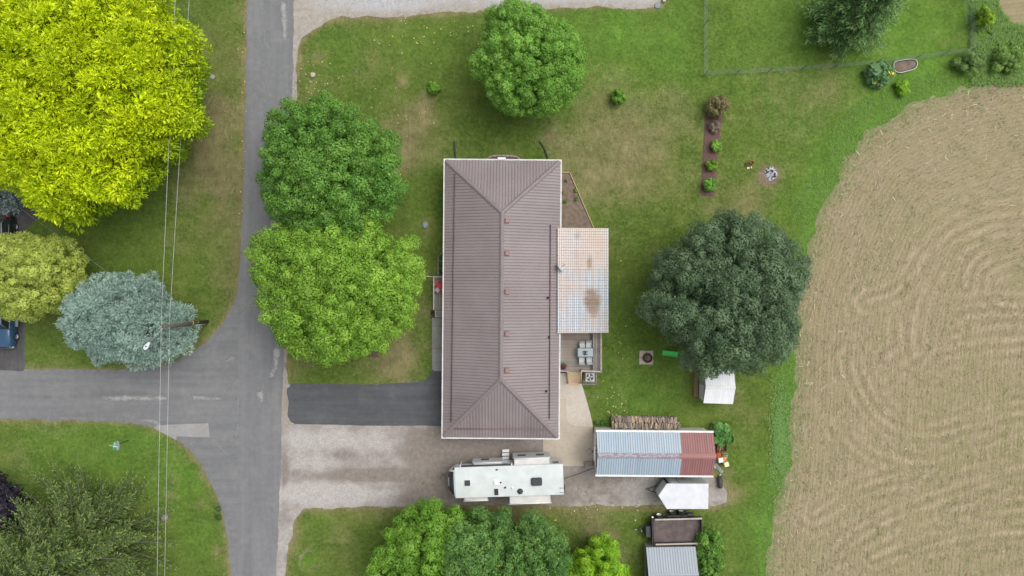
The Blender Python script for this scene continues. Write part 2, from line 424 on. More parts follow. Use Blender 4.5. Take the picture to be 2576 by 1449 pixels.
# ------------------------------------------------------------------ lawn sheet (colour = dry / bare / lush grass), ground to the horizon
DRY = [(500, 350, 80, .42), (540, 250, 60, .35), (470, 480, 60, .32), (500, 600, 60, .25), (560, 700, 40, .25), (440, 600, 50, .2), (560, 500, 45, .3), (1938, 440, 34, .7), (1050, 330, 70, .35), (1020, 395, 60, .45), (1000, 340, 60, .3), (985, 440, 40, .3), (1600, 330, 120, .30), (1560, 420, 140, .28), (1480, 330, 90, .22), (1450, 460, 70, .30), (1680, 280, 90, .2), (1540, 250, 80, .22), (1380, 345, 22, .5), (1405, 360, 40, .3), (560, 300, 60, .50), (575, 430, 60, .55), (540, 460, 60, .40), (570, 560, 50, .35), (590, 640, 35, .3), (530, 100, 50, .25), (520, 420, 60, .35), (600, 150, 30, .3), (1000, 880, 50, .42), (990, 925, 50, .40), (1010, 840, 30, .35), (775, 905, 28, .65), (960, 910, 40, .3), (940, 140, 50, .25), (800, 145, 20, .4), (1010, 205, 18, .6), (1075, 262, 30, .4), (1060, 290, 40, .3), (870, 1330, 50, .3), (850, 1380, 40, .25), (740, 1340, 20, .3), (1540, 1345, 30, .55), (1500, 1340, 40, .35), (1560, 1400, 25, .5), (1300, 1275, 90, .55), (1500, 1275, 60, .50), (1450, 1290, 60, .25), (1640, 1275, 40, .3), (1832, 1225, 14, .7), (1850, 1240, 20, .45), (1836, 1190, 12, .45), (1850, 1010, 40, .3), (1890, 1040, 40, .25), (1800, 520, 50, .3), (1870, 520, 60, .25), (1650, 640, 30, .4), (2010, 200, 90, .25), (2100, 230, 60, .30), (1930, 250, 80, .15), (440, 1210, 18, .5), (430, 1250, 16, .5), (500, 1270, 20, .25), (545, 1385, 14, .6), (60, 1160, 40, .3), (130, 1150, 30, .2), (140, 1070, 60, .2), (508, 1195, 10, .5), (1900, 470, 40, .2), (1000, 170, 40, .2), (1095, 480, 25, .25), (1085, 570, 25, .35), (1075, 780, 20, .3), (1090, 880, 20, .2)]
BARE = [(1937, 441, 27, 1.5), (1925, 452, 16, .9), (787, 190, 9, .45), (897, 183, 9, .5), (1160, 350, 7, .5), (775, 905, 14, .45), (1885, 415, 8, .4), (760, 1400, 7, .4), (1420, 270, 5, .3), (1090, 222, 9, .4), (1628, 899, 21, .55), (425, 1305, 14, .45), (1555, 250, 10, .25), (530, 812, 10, .35), (326, 1108, 7, .4), (1070, 566, 10, .45), (1040, 440, 12, .2)]
LUSH = [(1500, 100, 160, .45), (1350, 150, 120, .3), (1650, 120, 110, .45), (1560, 75, 40, .5), (2000, 80, 260, .65), (2300, 80, 160, .55), (1570, 800, 80, .40), (1580, 980, 90, .50), (1900, 1330, 120, .35), (1880, 1150, 60, .15), (150, 1130, 160, .45), (330, 1150, 120, .45), (470, 1200, 60, .55), (500, 1350, 60, .5), (850, 110, 100, .25), (1050, 90, 120, .25), (300, 620, 90, .15), (800, 1310, 60, .2), (1650, 1020, 80, .4), (380, 1090, 60, .3), (1700, 900, 40, .3)]
def lawn_attr(X, Y):
    nz = fbm(X, Y, 3.0, 3) - .5; nb = fbm(X, Y, 1.0, 9) - .5
    def blobs(L, wob):
        o = np.zeros_like(X)
        for u, v, r, a in L:
            c = W(u, v); d = np.hypot(X - c.x, Y - c.y) / (r * K)
            d = d * (1 + wob * nz) + .35 * nb
            o += a * np.exp(-d * d * 1.1)
        return o
    dry = blobs(DRY, .9); bare = blobs(BARE, .6); lush = blobs(LUSH, .9)
    e = np.minimum.reduce([np.abs(sdf(X, Y, wROAD)), np.abs(sdf(X, Y, wGRAVEL)), np.abs(sdf(X, Y, wLANE))])
    dry += .75 * np.exp(-(e / (.42 + .25 * nz)) ** 2)
    dry += .25 * np.exp(-(e / 1.1) ** 2)
    bare += .42 * np.exp(-(e / .24) ** 2)
    df = -sdf(X, Y, wFIELD); df = df + 1.6 * nz
    mw = np.where(Y > W(0, 560).y, 2.3, 1.5)
    m = np.exp(-np.clip(df - .1, 0, None) ** 2 / (mw ** 2))
    lush += 1.1 * m; dry -= .5 * m
    far = np.exp(-((df - 4.0) / 2.2) ** 2) * (Y > W(0, 560).y); dry += .16 * far; lush += .22 * far
    dfn = -sdf(X, Y, wFIELDN) + 1.2 * nz
    lush += .9 * np.exp(-np.clip(dfn, 0, None) ** 2 / 6); dry += .5 * np.exp(-np.clip(dfn, 0, None) ** 2 / .6)
    # ring of bare scratched turf in the south lawn
    c = W(776, 1410); rr = np.hypot((X - c.x) / 1.0, (Y - c.y)); bare += .75 * np.exp(-((rr - .95 - 1.6 * nb) / .22) ** 2) * np.clip(.95 + 1.2 * nb + .8 * nz, 0, 1); lush += .6 * np.exp(-(rr / .9) ** 2)
    dry += .085 + .55 * (fbm(X, Y, 9, 21) - .5) + .35 * (fbm(X, Y, 2.5, 23) - .5); dry -= .25 * np.clip(lush, 0, 1)
    return np.stack([np.clip(dry, 0, 1), np.clip(bare, 0, 1), np.clip(lush, 0, 1), np.ones_like(X)], -1)
def lawn_z(X, Y): return (fbm(X, Y, 5, 31) - .5) * .012 - .006
lawn = link('lawn', grid_mesh('lawn', -52, 52, -31, 31, .25, lawn_z, M['lawn'], lawn_attr)); lawn['kind'] = 'structure'
far = MB(); Rf = 900
for a, b, c, d in ((-Rf, Rf, 30.5, Rf), (-Rf, Rf, -Rf, -30.5), (-Rf, -51.5, -30.5, 30.5), (51.5, Rf, -30.5, 30.5)):
    far.add([(a, c, -.03), (b, c, -.03), (b, d, -.03), (a, d, -.03)], [(0, 1, 2, 3)])
g = far.build('ground', pm('distant_meadow', (.09, .14, .03), (.16, .17, .06), .08, .95, .1, coord='World', detail=9)); g['kind'] = 'structure'

def sheet(name, poly, z, mat, step=.15, amp=.25, nscale=1.2, seed=0, attrs=None, slope=.15, relief=.0):
    xs = [p[0] for p in poly]; ys = [p[1] for p in poly]
    def D(X, Y): return sdf(X, Y, poly) + amp * 2 * (fbm(X, Y, nscale, seed) - .5)
    def zf(X, Y):
        d = D(X, Y); zz = z + np.clip(d * slope, -.07, 0)
        if relief: zz = zz + relief * (fbm(X, Y, .8, seed + 5) - .5) * np.clip(d, 0, 1)
        return zz
    at = attrs or (lambda X, Y: np.stack([np.full_like(X, .5), np.zeros_like(X), np.zeros_like(X), np.ones_like(X)], -1))
    o = link(name, grid_mesh(name, max(min(xs) - .6, -60), min(max(xs) + .6, 60), max(min(ys) - .6, -36), min(max(ys) + .6, 36), step, zf, mat, at, lambda X, Y: D(X, Y) > -.45))
    o['kind'] = 'structure'; return o

def gravel_attr(X, Y):
    s = np.full_like(X, .5); g_ = np.zeros_like(X)
    def el(u, v, ru, rv):
        c = W(u, v); return np.exp(-(((X - c.x) / (ru * K)) ** 2 + ((Y - c.y) / (rv * K)) ** 2))
    for u, v, ru, rv, a in ((1200, 1130, 130, 45, .28), (1080, 1100, 60, 40, .12), (850, 1145, 110, 16, .10), (960, 1195, 130, 13, .26), (1080, 1230, 60, 26, .26), (1120, 1200, 60, 40, .2), (1440, 1200, 60, 25, .12), (1250, 1255, 200, 20, .22), (790, 1240, 110, 22, -.22), (860, 1240, 130, 16, -.2), (820, 1105, 110, 22, -.16), (790, 1160, 80, 24, -.08), (980, 1215, 60, 8, -.1), (715, 1200, 9, 90, .16), (1700, 1235, 200, 30, .02)):
        s += a * el(u, v, ru, rv)
    for u, v, ru, rv, a in ((1060, 1215, 40, 30, .8), (1110, 1190, 25, 30, .7), (960, 1200, 60, 10, .6), (1480, 1230, 70, 30, .8), (1560, 1215, 40, 15, .5), (1640, 1266, 200, 8, 1)):
        g_ += a * el(u, v, ru, rv)
    return np.stack([np.clip(s, 0, 1), np.clip(g_, 0, 1), np.zeros_like(X), np.ones_like(X)], -1)

sheet('gravel_driveway', wGRAVEL, .012, M['gravel'], .16, .28, 1.1, 40, gravel_attr, relief=.02)
def lane_attr(X, Y):
    d = sdf(X, Y, wLANE); c = W(765, 60); e = np.exp(-np.clip(d, 0, 9) / .45)
    q = np.exp(-(((X - c.x) / 1.6) ** 2 + ((Y - c.y) / 2.6) ** 2)); s_ = .5 + .30 * e + .30 * q + .12 * (fbm(X, Y, 3, 47) - .5)
    return np.stack([np.clip(s_, 0, 1), .4 * e, np.zeros_like(X), np.ones_like(X)], -1)
sheet('gravel_lane', wLANE, .012, M['gravel_n'], .16, .28, 1.1, 45, lane_attr, relief=.02)
sheet('road_shoulder', WP(SHOULDER), .010, M['shoulder'], .12, .15, .9, 50)
sheet('road_shoulder', WP(SHOULDER2), .018, M['shoulder'], .12, .15, .9, 51)
sheet('road', wROAD, .022, M['road'], .12, .13, .7, 55)
sheet('asphalt_driveway', wDRIVE, .030, M['drive'], .12, .05, .8, 60)
sheet('neighbour_driveway', wWD, .016, M['drive_w'], .16, .06, .8, 62)
# side street surface lies in its own course west of the joint
sheet('side_street', WP([(-300, 934), (0, 936), (300, 940), (430, 927), (530, 864), (584, 790), (600, 752), (601, 1000), (597, 1200), (592, 1449), (588, 1449), (582, 1366), (569, 1286), (534, 1206), (494, 1139), (443, 1095), (403, 1070), (300, 1051), (0, 1044), (-300, 1042)]), .028, M['street'], .14, .05, .8, 57)
def patch(name, pts, z, mat, amp=.06, seed=70, step=.07):
    pl = WP(pts)
    def fade(X, Y): d = sdf(X, Y, pl) + amp * 2 * (fbm(X, Y, .5, seed) - .5); return np.stack([sstep(-.12, .28, d), np.zeros_like(X), np.zeros_like(X), np.ones_like(X)], -1)
    return sheet(name, pl, z, mat, step, amp, .5, seed, fade, slope=.1)
patch('concrete_patch', [(398, 1071), (523, 1066), (526, 1098), (492, 1098), (443, 1095), (418, 1081)], .034, M['patch'], .02)
patch('worn_surface', [(245, 1000), (275, 994), (330, 993), (420, 995), (428, 1003), (415, 1009), (350, 1010), (290, 1010), (255, 1006)], .032, M['wear'], .12, 71)
patch('worn_surface', [(478, 993), (500, 991), (520, 996), (560, 998), (560, 1006), (530, 1010), (485, 1009)], .032, M['wear'], .16, 72)
patch('worn_surface', [(138, 997), (155, 995), (174, 998), (160, 1001)], .032, M['wear'], .03, 73)
patch('worn_surface', [(300, 1052), (395, 1053), (402, 1062), (415, 1070), (400, 1072), (370, 1062)], .032, M['wear'], .06, 74)
patch('worn_surface', [(560, 905), (592, 895), (594, 902), (575, 912), (556, 915)], .032, M['wear'], .09, 75)
patch('worn_surface', [(704, 0), (722, 0), (725, 50), (720, 110), (712, 100), (706, 50)], .026, M['wear'], .16, 76)
patch('worn_surface', [(596, 1000), (603, 1000), (600, 1080), (594, 1105), (590, 1095), (597, 1060)], .032, M['wear'], .10, 77)
patch('worn_surface', [(537, 1100), (545, 1105), (575, 1150), (570, 1150), (548, 1125)], .032, M['wear'], .05, 78)

patch('worn_surface', [(684, 880), (700, 868), (708, 880), (703, 925), (690, 950), (672, 955), (686, 925)], .027, M['wear'], .22, 79)
patch('worn_surface', [(646, 985), (662, 978), (668, 1000), (660, 1018), (648, 1012)], .027, M['wear'], .25, 81)
patch('worn_surface', [(664, 0), (669, 0), (667, 260), (662, 420), (659, 420), (662, 240)], .027, M['wear'], .20, 82, .1)
# ------------------------------------------------------------------ stubble field with furrows and tyre tracks
TRK = [[(2600, 525), (2490, 540), (2400, 575), (2330, 640), (2285, 720), (2262, 810), (2268, 890)], [(2600, 560), (2500, 572), (2420, 605), (2360, 665), (2320, 740), (2300, 820), (2305, 900)],
       [(2140, 900), (2165, 980), (2205, 1045), (2270, 1085), (2340, 1095), (2420, 1078), (2500, 1050), (2600, 1035)], [(2125, 1060), (2170, 1110), (2230, 1145), (2320, 1160), (2420, 1150), (2520, 1110), (2600, 1085)],
       [(2600, 665), (2530, 668), (2490, 690), (2478, 725), (2500, 755), (2550, 768), (2600, 770)], [(2600, 790), (2500, 792), (2420, 800), (2340, 830), (2230, 900)], [(2600, 600), (2540, 608), (2480, 630), (2440, 670), (2430, 720)],
       [(2050, 1290), (2110, 1250), (2190, 1215), (2300, 1190)], [(2600, 1200), (2480, 1225), (2350, 1270), (2220, 1320), (2110, 1400)], [(2600, 820), (2480, 830), (2400, 850), (2290, 905), (2220, 960)],
       [(2600, 850), (2450, 862), (2360, 880), (2300, 930)], [(2600, 1310), (2450, 1320), (2320, 1350), (2200, 1400)], [(2180, 760), (2240, 740), (2290, 700)], [(2600, 1250), (2480, 1268), (2380, 1290)]]
ROWEDGE = WP(smoothpoly([(2900, 175), (2576, 190), (2440, 225), (2290, 285), (2180, 350), (2110, 450), (2050, 590), (2005, 750), (1990, 900), (1985, 1050), (1975, 1200), (1955, 1330), (1945, 1449), (1940, 1700)], 5, False))
def field_attr(X, Y):
    d = pline_dist(X, Y, ROWEDGE)
    pale = np.zeros_like(X); dark = np.zeros_like(X); qmin = np.full_like(X, 99.)
    for i, t in enumerate(TRK):
        sp = WP(smoothpoly(t, 6, False)); q = pline_dist(X, Y, sp) + .25 * (fbm(X, Y, 2.0, 80 + i) - .5)
        w = .28; qmin = np.minimum(qmin, q)
        brk = np.clip(2.2 * fbm(X, Y, 3.0, 180 + i) - .35, 0, 1)
        pale = np.maximum(pale, 1.1 * brk * np.exp(-(q / 1.9) ** 2) * np.clip(.2 + .8 * np.cos(q * 2 * np.pi / 1.0), 0, 1)); dark = np.maximum(dark, .9 * brk * np.exp(-(q / 1.9) ** 2) * np.clip(-np.cos(q * 2 * np.pi / 1.0), 0, 1))
    edge = np.exp(-np.clip(sdf(X, Y, wFIELD), 0, 99) / 5.0)
    dark = np.maximum(dark, .35 * edge * fbm(X, Y, 2, 95) * 1.6)
    c = W(2480, 1230); weed = .55 + .5 * np.exp(-((X - c.x) ** 2 + (Y - c.y) ** 2) / 60) - .2 * edge
    return np.stack([d / 100, np.clip(pale, 0, 1), np.clip(dark, 0, 1), np.clip(weed, 0, 1)], -1)
def field_sheet(poly, seed, x0, x1, y0, y1):
    def D(X, Y): return sdf(X, Y, poly) + 2.2 * (fbm(X, Y, 1.6, seed) - .5) * .75
    def zf(X, Y):
        d = D(X, Y)
        row = .012 * np.sin(pline_dist(X, Y, ROWEDGE) * 2 * np.pi / 1.02)
        return .02 + np.clip(d * .12, -.09, 0) + np.clip(d, 0, 1) * (row + .03 * (fbm(X, Y, .7, seed + 3) - .5))
    me = grid_mesh('field', x0, x1, y0, y1, .16, zf, M['field'], field_attr, lambda X, Y: D(X, Y) > -.5)
    o = link('field', me); o['kind'] = 'structure'; return o
field_sheet(wFIELD, 90, W(1925, 0).x, 52, -31, W(0, 150).y)
field_sheet(wFIELDN, 93, W(2470, 0).x, 52, W(0, 125).y, 31)

def scatter_quads(name, P, L, Wd, ang, tilt, colr, mat, z0=.03):
    """flat slips lying or leaning on the ground: P (n,2)"""
    n = len(P)
    ca, sa = np.cos(ang), np.sin(ang); ct, st = np.cos(tilt), np.sin(tilt)
    ax = np.stack([ca * ct, sa * ct, st], -1) * (L / 2)[:, None]
    bx = np.stack([-sa, ca, np.zeros(n)], -1) * (Wd / 2)[:, None]
    c = np.stack([P[:, 0], P[:, 1], z0 + np.abs(st) * L / 2], -1)
    V = np.stack([c - ax - bx, c + ax - bx, c + ax + bx, c - ax + bx], 1).reshape(-1, 3)
    F = np.arange(4 * n).reshape(n, 4)
    me = np_mesh(name, V, F, mat, False)
    at = me.color_attributes.new('tint', 'FLOAT_COLOR', 'POINT')
    C4 = np.concatenate([colr, np.ones((n, 1))], 1); at.data.foreach_set('color', np.repeat(C4, 4, 0).astype(np.float32).ravel())
    o = link(name, me); o['kind'] = 'stuff'; return o
def sample(poly, n, x0, x1, y0, y1, margin=0.0):
    X = RNG.uniform(x0, x1, n); Y = RNG.uniform(y0, y1, n)
    k = sdf(X, Y, poly) > margin
    return np.stack([X[k], Y[k]], -1)
M['straw'] = leafmat('straw', .05, .9, .1)
FX0, FX1 = W(1925, 0).x, 48
P = sample(wFIELD, 46000, FX0, FX1, -28, W(0, 170).y, .2)
d0 = pline_dist(P[:, 0], P[:, 1], ROWEDGE); e = .2
gx = (pline_dist(P[:, 0] + e, P[:, 1], ROWEDGE) - d0); gy = (pline_dist(P[:, 0], P[:, 1] + e, ROWEDGE) - d0)
rowang = np.arctan2(gy, gx) + np.pi / 2
n = len(P); mixv = RNG.random(n)[:, None]
colr = np.array([.37, .29, .19]) * (1 - mixv) + np.array([.50, .41, .28]) * mixv
dk = RNG.random(n) < .25; colr[dk] = np.array([.18, .135, .09]) * RNG.uniform(.7, 1.3, (dk.sum(), 1))
o = scatter_quads('crop_residue', P, RNG.uniform(.08, .24, n), RNG.uniform(.018, .036, n), rowang + RNG.normal(0, .4, n), RNG.uniform(-.15, .25, n), colr, M['straw'], .05)
tag(o, 'pale straw and stalk litter over the tilled field', 'crop residue')
P = sample(wFIELD, 1100, FX0, FX1, -28, W(0, 170).y, .1); P = P[sdf(P[:, 0], P[:, 1], wFIELD) < RNG.exponential(5, len(P))]
n = len(P); colr = np.array([.52, .45, .33]) * RNG.uniform(.8, 1.25, (n, 1))
o = scatter_quads('corn_stalk_litter', P, RNG.uniform(.2, .55, n), RNG.uniform(.03, .06, n), RNG.uniform(0, 6.3, n), RNG.uniform(-.1, .2, n), colr, M['straw'], .06)
tag(o, 'bleached broken corn stalks near the field edge', 'crop residue')

# ------------------------------------------------------------------ leaf clouds
def leaf_mesh(name, C, N, size, colr, mat, aspect=.75, roll=None, fold=.18, D=None):
    """C centres, N normals (n,3), size (n,), rhombic leaves; D optional lengthwise direction"""
    n = len(C)
    N = N / (np.linalg.norm(N, axis=1, keepdims=True) + 1e-9)
    if D is None:
        D = RNG.normal(size=(n, 3))
    D = D - (D * N).sum(1, keepdims=True) * N
    D = D / (np.linalg.norm(D, axis=1, keepdims=True) + 1e-9)
    B = np.cross(N, D)
    h = (size / 2)[:, None]; w = h * aspect
    V = np.stack([C - D * h, C - D * h * .1 + B * w + N * w * fold, C + D * h, C - D * h * .1 - B * w + N * w * fold], 1).reshape(-1, 3)
    F = np.arange(4 * n).reshape(n, 4)
    me = np_mesh(name, V, F, mat, False)
    at = me.color_attributes.new('tint', 'FLOAT_COLOR', 'POINT')
    C4 = np.concatenate([np.clip(colr, 0.002, 1), np.ones((n, 1))], 1)
    at.data.foreach_set('color', np.repeat(C4, 4, 0).astype(np.float32).ravel())
    return me

def sph(n):
    v = RNG.normal(size=(n, 3)); return v / np.linalg.norm(v, axis=1, keepdims=True)

def limbs(mb, base, top, crown_pts, r0):
    base, top = Vector(base), Vector(top)
    mb.tube([base, base.lerp(top, .45) + Vector((random.uniform(-.1, .1), random.uniform(-.1, .1), 0)), top], [r0 * 1.25, r0 * .8, r0 * .25], 9)
    for p in crown_pts:
        p = Vector(p); s_ = base.lerp(top, random.uniform(.3, .75))
        m = s_.lerp(p, .5) + Vector((0, 0, .25))
        mb.tube([s_, m, p], [r0 * .35, r0 * .2, r0 * .06], 6)

def broadleaf(name, label, outline, ztop, zw, zb, cr, colA, colB, leaf=.24, nleaf=110, dens=1.0, group=None, cat='tree', trunk=.22, zj=.9, bright=None, colLow=None, mat='leaf', droop=0.0, seed=0, aspect=.75, peak=.5, bark='bark', lumps=0.6, dead=0.0, spray=.45, spiky=False, holes=.22):
    """crown shaped by its surveyed outline: clumps of leaves over a lumpy dome"""
    st = np.random.default_rng(seed + 5)
    pts = [W(u, v, zw) for u, v in outline]
    poly = [(p.x, p.y) for p in pts]
    xs = np.array([p[0] for p in poly]); ys = np.array([p[1] for p in poly])
    cx, cy = xs.mean(), ys.mean()
    area = .5 * abs(np.dot(xs, np.roll(ys, 1)) - np.dot(ys, np.roll(xs, 1))); rad = math.sqrt(area / math.pi)
    root = thing(name, label, cat, (cx, cy, 0), 0, group)
    # candidate clump centres over the plan, spaced
    ncand = int(area / (cr * cr) * 6)
    X = st.uniform(xs.min(), xs.max(), ncand); Y = st.uniform(ys.min(), ys.max(), ncand)
    d = sdf(X, Y, poly); k = d > cr * .1; X, Y, d = X[k], Y[k], d[k]
    dm = max(d.max(), .1)
    t = 1 - d / dm                                     # 0 at the heart, 1 at the rim
    Z = zw + (ztop - zw) * np.sqrt(np.clip(1 - (t * .98) ** 2.2, 0, 1)) ** (2 * peak + .0) - cr * .6
    lump = (fbm(X, Y, max(rad * .32, .3), 200 + seed, 2) - .5)
    Z = Z + lump * lumps * (ztop - zw) + st.normal(0, zj * cr * .62, len(X))
    Cc = np.stack([X, Y, Z], -1)
    # rim skirt below the widest level
    per = np.array(smoothpoly(poly, 3)); L = len(per); nsk = int(L * 0 + 2 * math.pi * rad / cr * (zw - zb) / cr * .9)
    if nsk > 0:
        i = st.integers(0, L, nsk); fz = st.random(nsk)
        sc = 1 - .45 * (1 - fz) ** 1.5 - (cr * .5) / rad - st.uniform(0, .06, nsk)
        S = np.stack([cx + (per[i, 0] - cx) * sc, cy + (per[i, 1] - cy) * sc, zb + (zw - zb) * fz], -1)
        Cc = np.concatenate([Cc, S])
    # sprays standing out past the rim
    nsp = int(spray * 2 * math.pi * rad / cr)
    if nsp:
        i = st.integers(0, L, nsp); o_ = 1 + st.uniform(-.5, .55, nsp) * cr / rad
        S = np.stack([cx + (per[i, 0] - cx) * o_, cy + (per[i, 1] - cy) * o_, zw + st.uniform(-.5, .6, nsp) * (zw - zb) * .6], -1); Cc = np.concatenate([Cc, S])
    # keep clumps whose place in the survey lies inside the outline
    kz = K * (1 - Cc[:, 2] / H); uu, vv = 1288 + Cc[:, 0] / kz, 724.5 - Cc[:, 1] / kz
    sdu = sdf(uu, vv, outline) * K
    gap = fbm(Cc[:, 0], Cc[:, 1], max(rad * .22, .5), 260 + seed, 2)
    Cc = Cc[(sdu > cr * st.uniform(-.30, .50, len(Cc))) & (gap > holes)]
    # thin out by spacing
    order = st.permutation(len(Cc)); keep = []; cell = {}; sp = cr * 1.30 / math.sqrt(dens)
    for i in order:
        p = Cc[i]; q = tuple((p / sp).astype(int)); ok = True
        for a in (-1, 0, 1):
            for b in (-1, 0, 1):
                for c in (-1, 0, 1):
                    for j in cell.get((q[0] + a, q[1] + b, q[2] + c), ()):
                        if ((Cc[j] - p) ** 2).sum() < sp * sp: ok = False
        if ok: keep.append(i); cell.setdefault(q, []).append(i)
    Cc = Cc[keep]; m = len(Cc)
    heart = np.array([cx, cy, zb + (zw - zb) * .5])
    O = Cc - heart; O[:, 2] *= 1.0; O /= np.linalg.norm(O, axis=1, keepdims=True) + 1e-9
    rc = cr * st.uniform(.6, 1.5, m)
    nl = np.maximum(12, (nleaf * (rc / cr) ** 2)).astype(int)
    idx = np.repeat(np.arange(m), nl); nt = len(idx)
    Dv = st.normal(size=(nt, 3)); Dv /= np.linalg.norm(Dv, axis=1, keepdims=True)
    Oi = O[idx]; Oi = Oi * .55 + np.array([0, 0, .6]); Oi /= np.linalg.norm(Oi, axis=1, keepdims=True)
    dn = (Dv * Oi).sum(1, keepdims=True)
    Dv = np.where(dn < -.15, Dv - 2 * dn * Oi, Dv)      # leaves sit on the outer side of a clump
    rr = rc[idx][:, None] * (st.random((nt, 1)) ** .22) * np.array([1.0, 1.0, .95]) * (1 + .10 * st.normal(size=(nt, 1)))
    Pp = Cc[idx] + Dv * rr; Pp[:, 2] -= droop * np.abs(Dv[:, 0] ** 2 + Dv[:, 1] ** 2) * rc[idx]
    Nn = Dv * 1.0 + Oi * .25 + st.normal(0, .22, (nt, 3))
    cl = st.random(m) * .75 + .25 * (fbm(Cc[:, 0], Cc[:, 1], 2.0, 300 + seed) > .5)
    f = np.clip(cl[idx] * .75 + st.random(nt) * .40 - .05, 0, 1)[:, None]
    colr = np.array(colA) * (1 - f) + np.array(colB) * f
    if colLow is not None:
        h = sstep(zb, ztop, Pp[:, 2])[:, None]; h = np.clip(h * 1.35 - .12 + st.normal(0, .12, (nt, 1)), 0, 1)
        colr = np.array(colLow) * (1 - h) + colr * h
    if bright is not None:
        bi = st.random(nt) < bright[0]; colr[bi] = np.array(bright[1]) * st.uniform(.8, 1.2, (bi.sum(), 1))
    if dead:
        bi = (st.random(m) < dead)[idx] & (st.random(nt) < .5); colr[bi] = np.array((.26, .14, .055)) * st.uniform(.7, 1.3, (bi.sum(), 1))
    colr = colr * st.uniform(.88, 1.12, (nt, 1)) * st.uniform(.86, 1.14, m)[idx][:, None]
    # inner foliage
    ni = int(nt * .38); ii = st.integers(0, nt, ni); sh = st.uniform(.55, .93, (ni, 1))
    Pi = heart + (Pp[ii] - heart) * sh; Pp = np.concatenate([Pp, Pi]); Nn = np.concatenate([Nn, Nn[ii]]); colr = np.concatenate([colr, colr[ii]])
    Pp[:, 2] = np.maximum(Pp[:, 2], .12)
    size = leaf * (.6 + .9 * st.random(len(Pp)) ** 1.6)
    size[nt:] *= 1.7
    base = np.array([cx, cy, 0])
    Dd = None
    if spiky:
        Dd = np.concatenate([Dv, Dv[ii]]) + st.normal(0, .35, (len(Pp), 3)); Nn = np.cross(Dd, st.normal(0, 1, (len(Pp), 3)) + np.array([0, 0, .01]))
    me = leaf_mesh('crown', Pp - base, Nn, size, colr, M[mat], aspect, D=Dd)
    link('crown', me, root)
    if trunk:
        mb = MB(); sel = st.choice(m, min(9, m), replace=False)
        limbs(mb, (0, 0, -.05), (0, 0, zb + (ztop - zb) * .55), [tuple((Cc[i] - base) * np.array([.8, .8, .92])) for i in sel], trunk)
        mb.build('trunk', M[bark], root)
    return root

def circ(u, v, r, n=14, wob=.12, ry=None):
    return [(u + r * math.cos(2 * math.pi * i / n) * (1 + random.uniform(-wob, wob)), v + (ry or r) * math.sin(2 * math.pi * i / n) * (1 + random.uniform(-wob, wob))) for i in range(n)]

def conifer(name, label, u, v, h, rad, colA, colB, whorl=.34, per=8, twig=.24, needle=(.26, .36), rise=.0, dens=1.0, seed=0, tipc=None, shape=.85, z0=.5, bark='bark', wood=None, rough=.25, group=None):
    st = np.random.default_rng(seed + 70)
    b = W(u, v); root = thing(name, label, 'tree', (b.x, b.y, 0), 0, group)
    Pp = []; Dd = []; Nn = []; Cl = []; br = MB(); tk = MB()
    tk.tube([(0, 0, -.05), (0, 0, h * .5), (0, 0, h * .98)], [rad * .045 + .06, rad * .03 + .03, .015], 9); 
    z = z0; a0 = 0; cA, cB = np.array(colA), np.array(colB)
    while z < h - .1:
        f = (z - z0) / (h - z0); Rz = rad * (1 - f) ** shape * (1.0 if f > .06 else .85)
        npz = max(4, int(per * (.55 + .45 * (1 - f))))
        a0 += 1.3
        for k in range(npz):
            a = a0 + 2 * math.pi * (k + st.uniform(-.35, .35)) / npz
            Lb = Rz * st.uniform(1 - rough, 1 + rough * .45) + .15
            el_ = rise + .55 * f - .12 + st.uniform(-.08, .08)
            dirv = np.array([math.cos(a) * math.cos(el_), math.sin(a) * math.cos(el_), math.sin(el_)])
            zz = z + st.uniform(-.12, .12)
            tip_up = .10 * Lb
            def at(t): return np.array([0, 0, zz]) + dirv * Lb * t + np.array([0, 0, tip_up * t * t - .12 * Lb * math.sin(math.pi * t) * .5])
            if Lb > .6: br.tube([at(.02), at(.35), at(.7), at(.98)], [.035 + .008 * Lb, .025 + .004 * Lb, .02, .008], 5, False)
            side = np.array([-math.sin(a), math.cos(a), 0])
            ns = max(3, int(Lb * (1 - .12) / twig * dens))
            for j in range(ns):
                t = .14 + .86 * (j + st.random()) / ns
                if t < .25 and st.random() < .4: continue
                tl = min(Lb * .42, 1.25) * (1.08 - t) ** .7 * st.uniform(.7, 1.15) + .12
                for sgn in (-1, 1):
                    td = dirv * st.uniform(.55, .85) + side * sgn * st.uniform(.55, .85) + np.array([0, 0, st.uniform(-.12, .16)])
                    td /= np.linalg.norm(td); p0 = at(t)
                    nn = max(2, int(tl / (needle[0] * .55)))
                    tw = st.random()
                    for q in range(nn):
                        fq = (q + .6) / nn; p = p0 + td * tl * fq
                        jd = td + st.normal(0, .38, 3); Pp.append(p + st.normal(0, .03, 3)); Dd.append(jd)
                        Nn.append(np.array([st.normal(0, .45), st.normal(0, .45), 1.0]) + dirv * .3)
                        c = cA * (1 - tw) + cB * tw
                        if tipc is not None and fq > .7 and st.random() < .6: c = np.array(tipc)
                        Cl.append(c * st.uniform(.75, 1.25))
            for q in range(4):
                Pp.append(at(.96 + .05 * q) + st.normal(0, .05, 3)); Dd.append(dirv + st.normal(0, .4, 3)); Nn.append(np.array([st.normal(0, .4), st.normal(0, .4), 1.])); Cl.append((np.array(tipc) if tipc is not None else cB) * st.uniform(.85, 1.2))
        z += whorl * st.uniform(.8, 1.2) * (1 - .35 * f)
    Pp = np.array(Pp); n_ = len(Pp)
    size = st.uniform(needle[0], needle[1], n_)
    me = leaf_mesh('crown', Pp, np.array(Nn), size, np.array(Cl), M['needle'], .30, D=np.array(Dd), fold=.3)
    link('crown', me, root)
    tr = tk.build('trunk', M[bark], root)
    br.build('branches', M[wood or bark], tr)
    return root

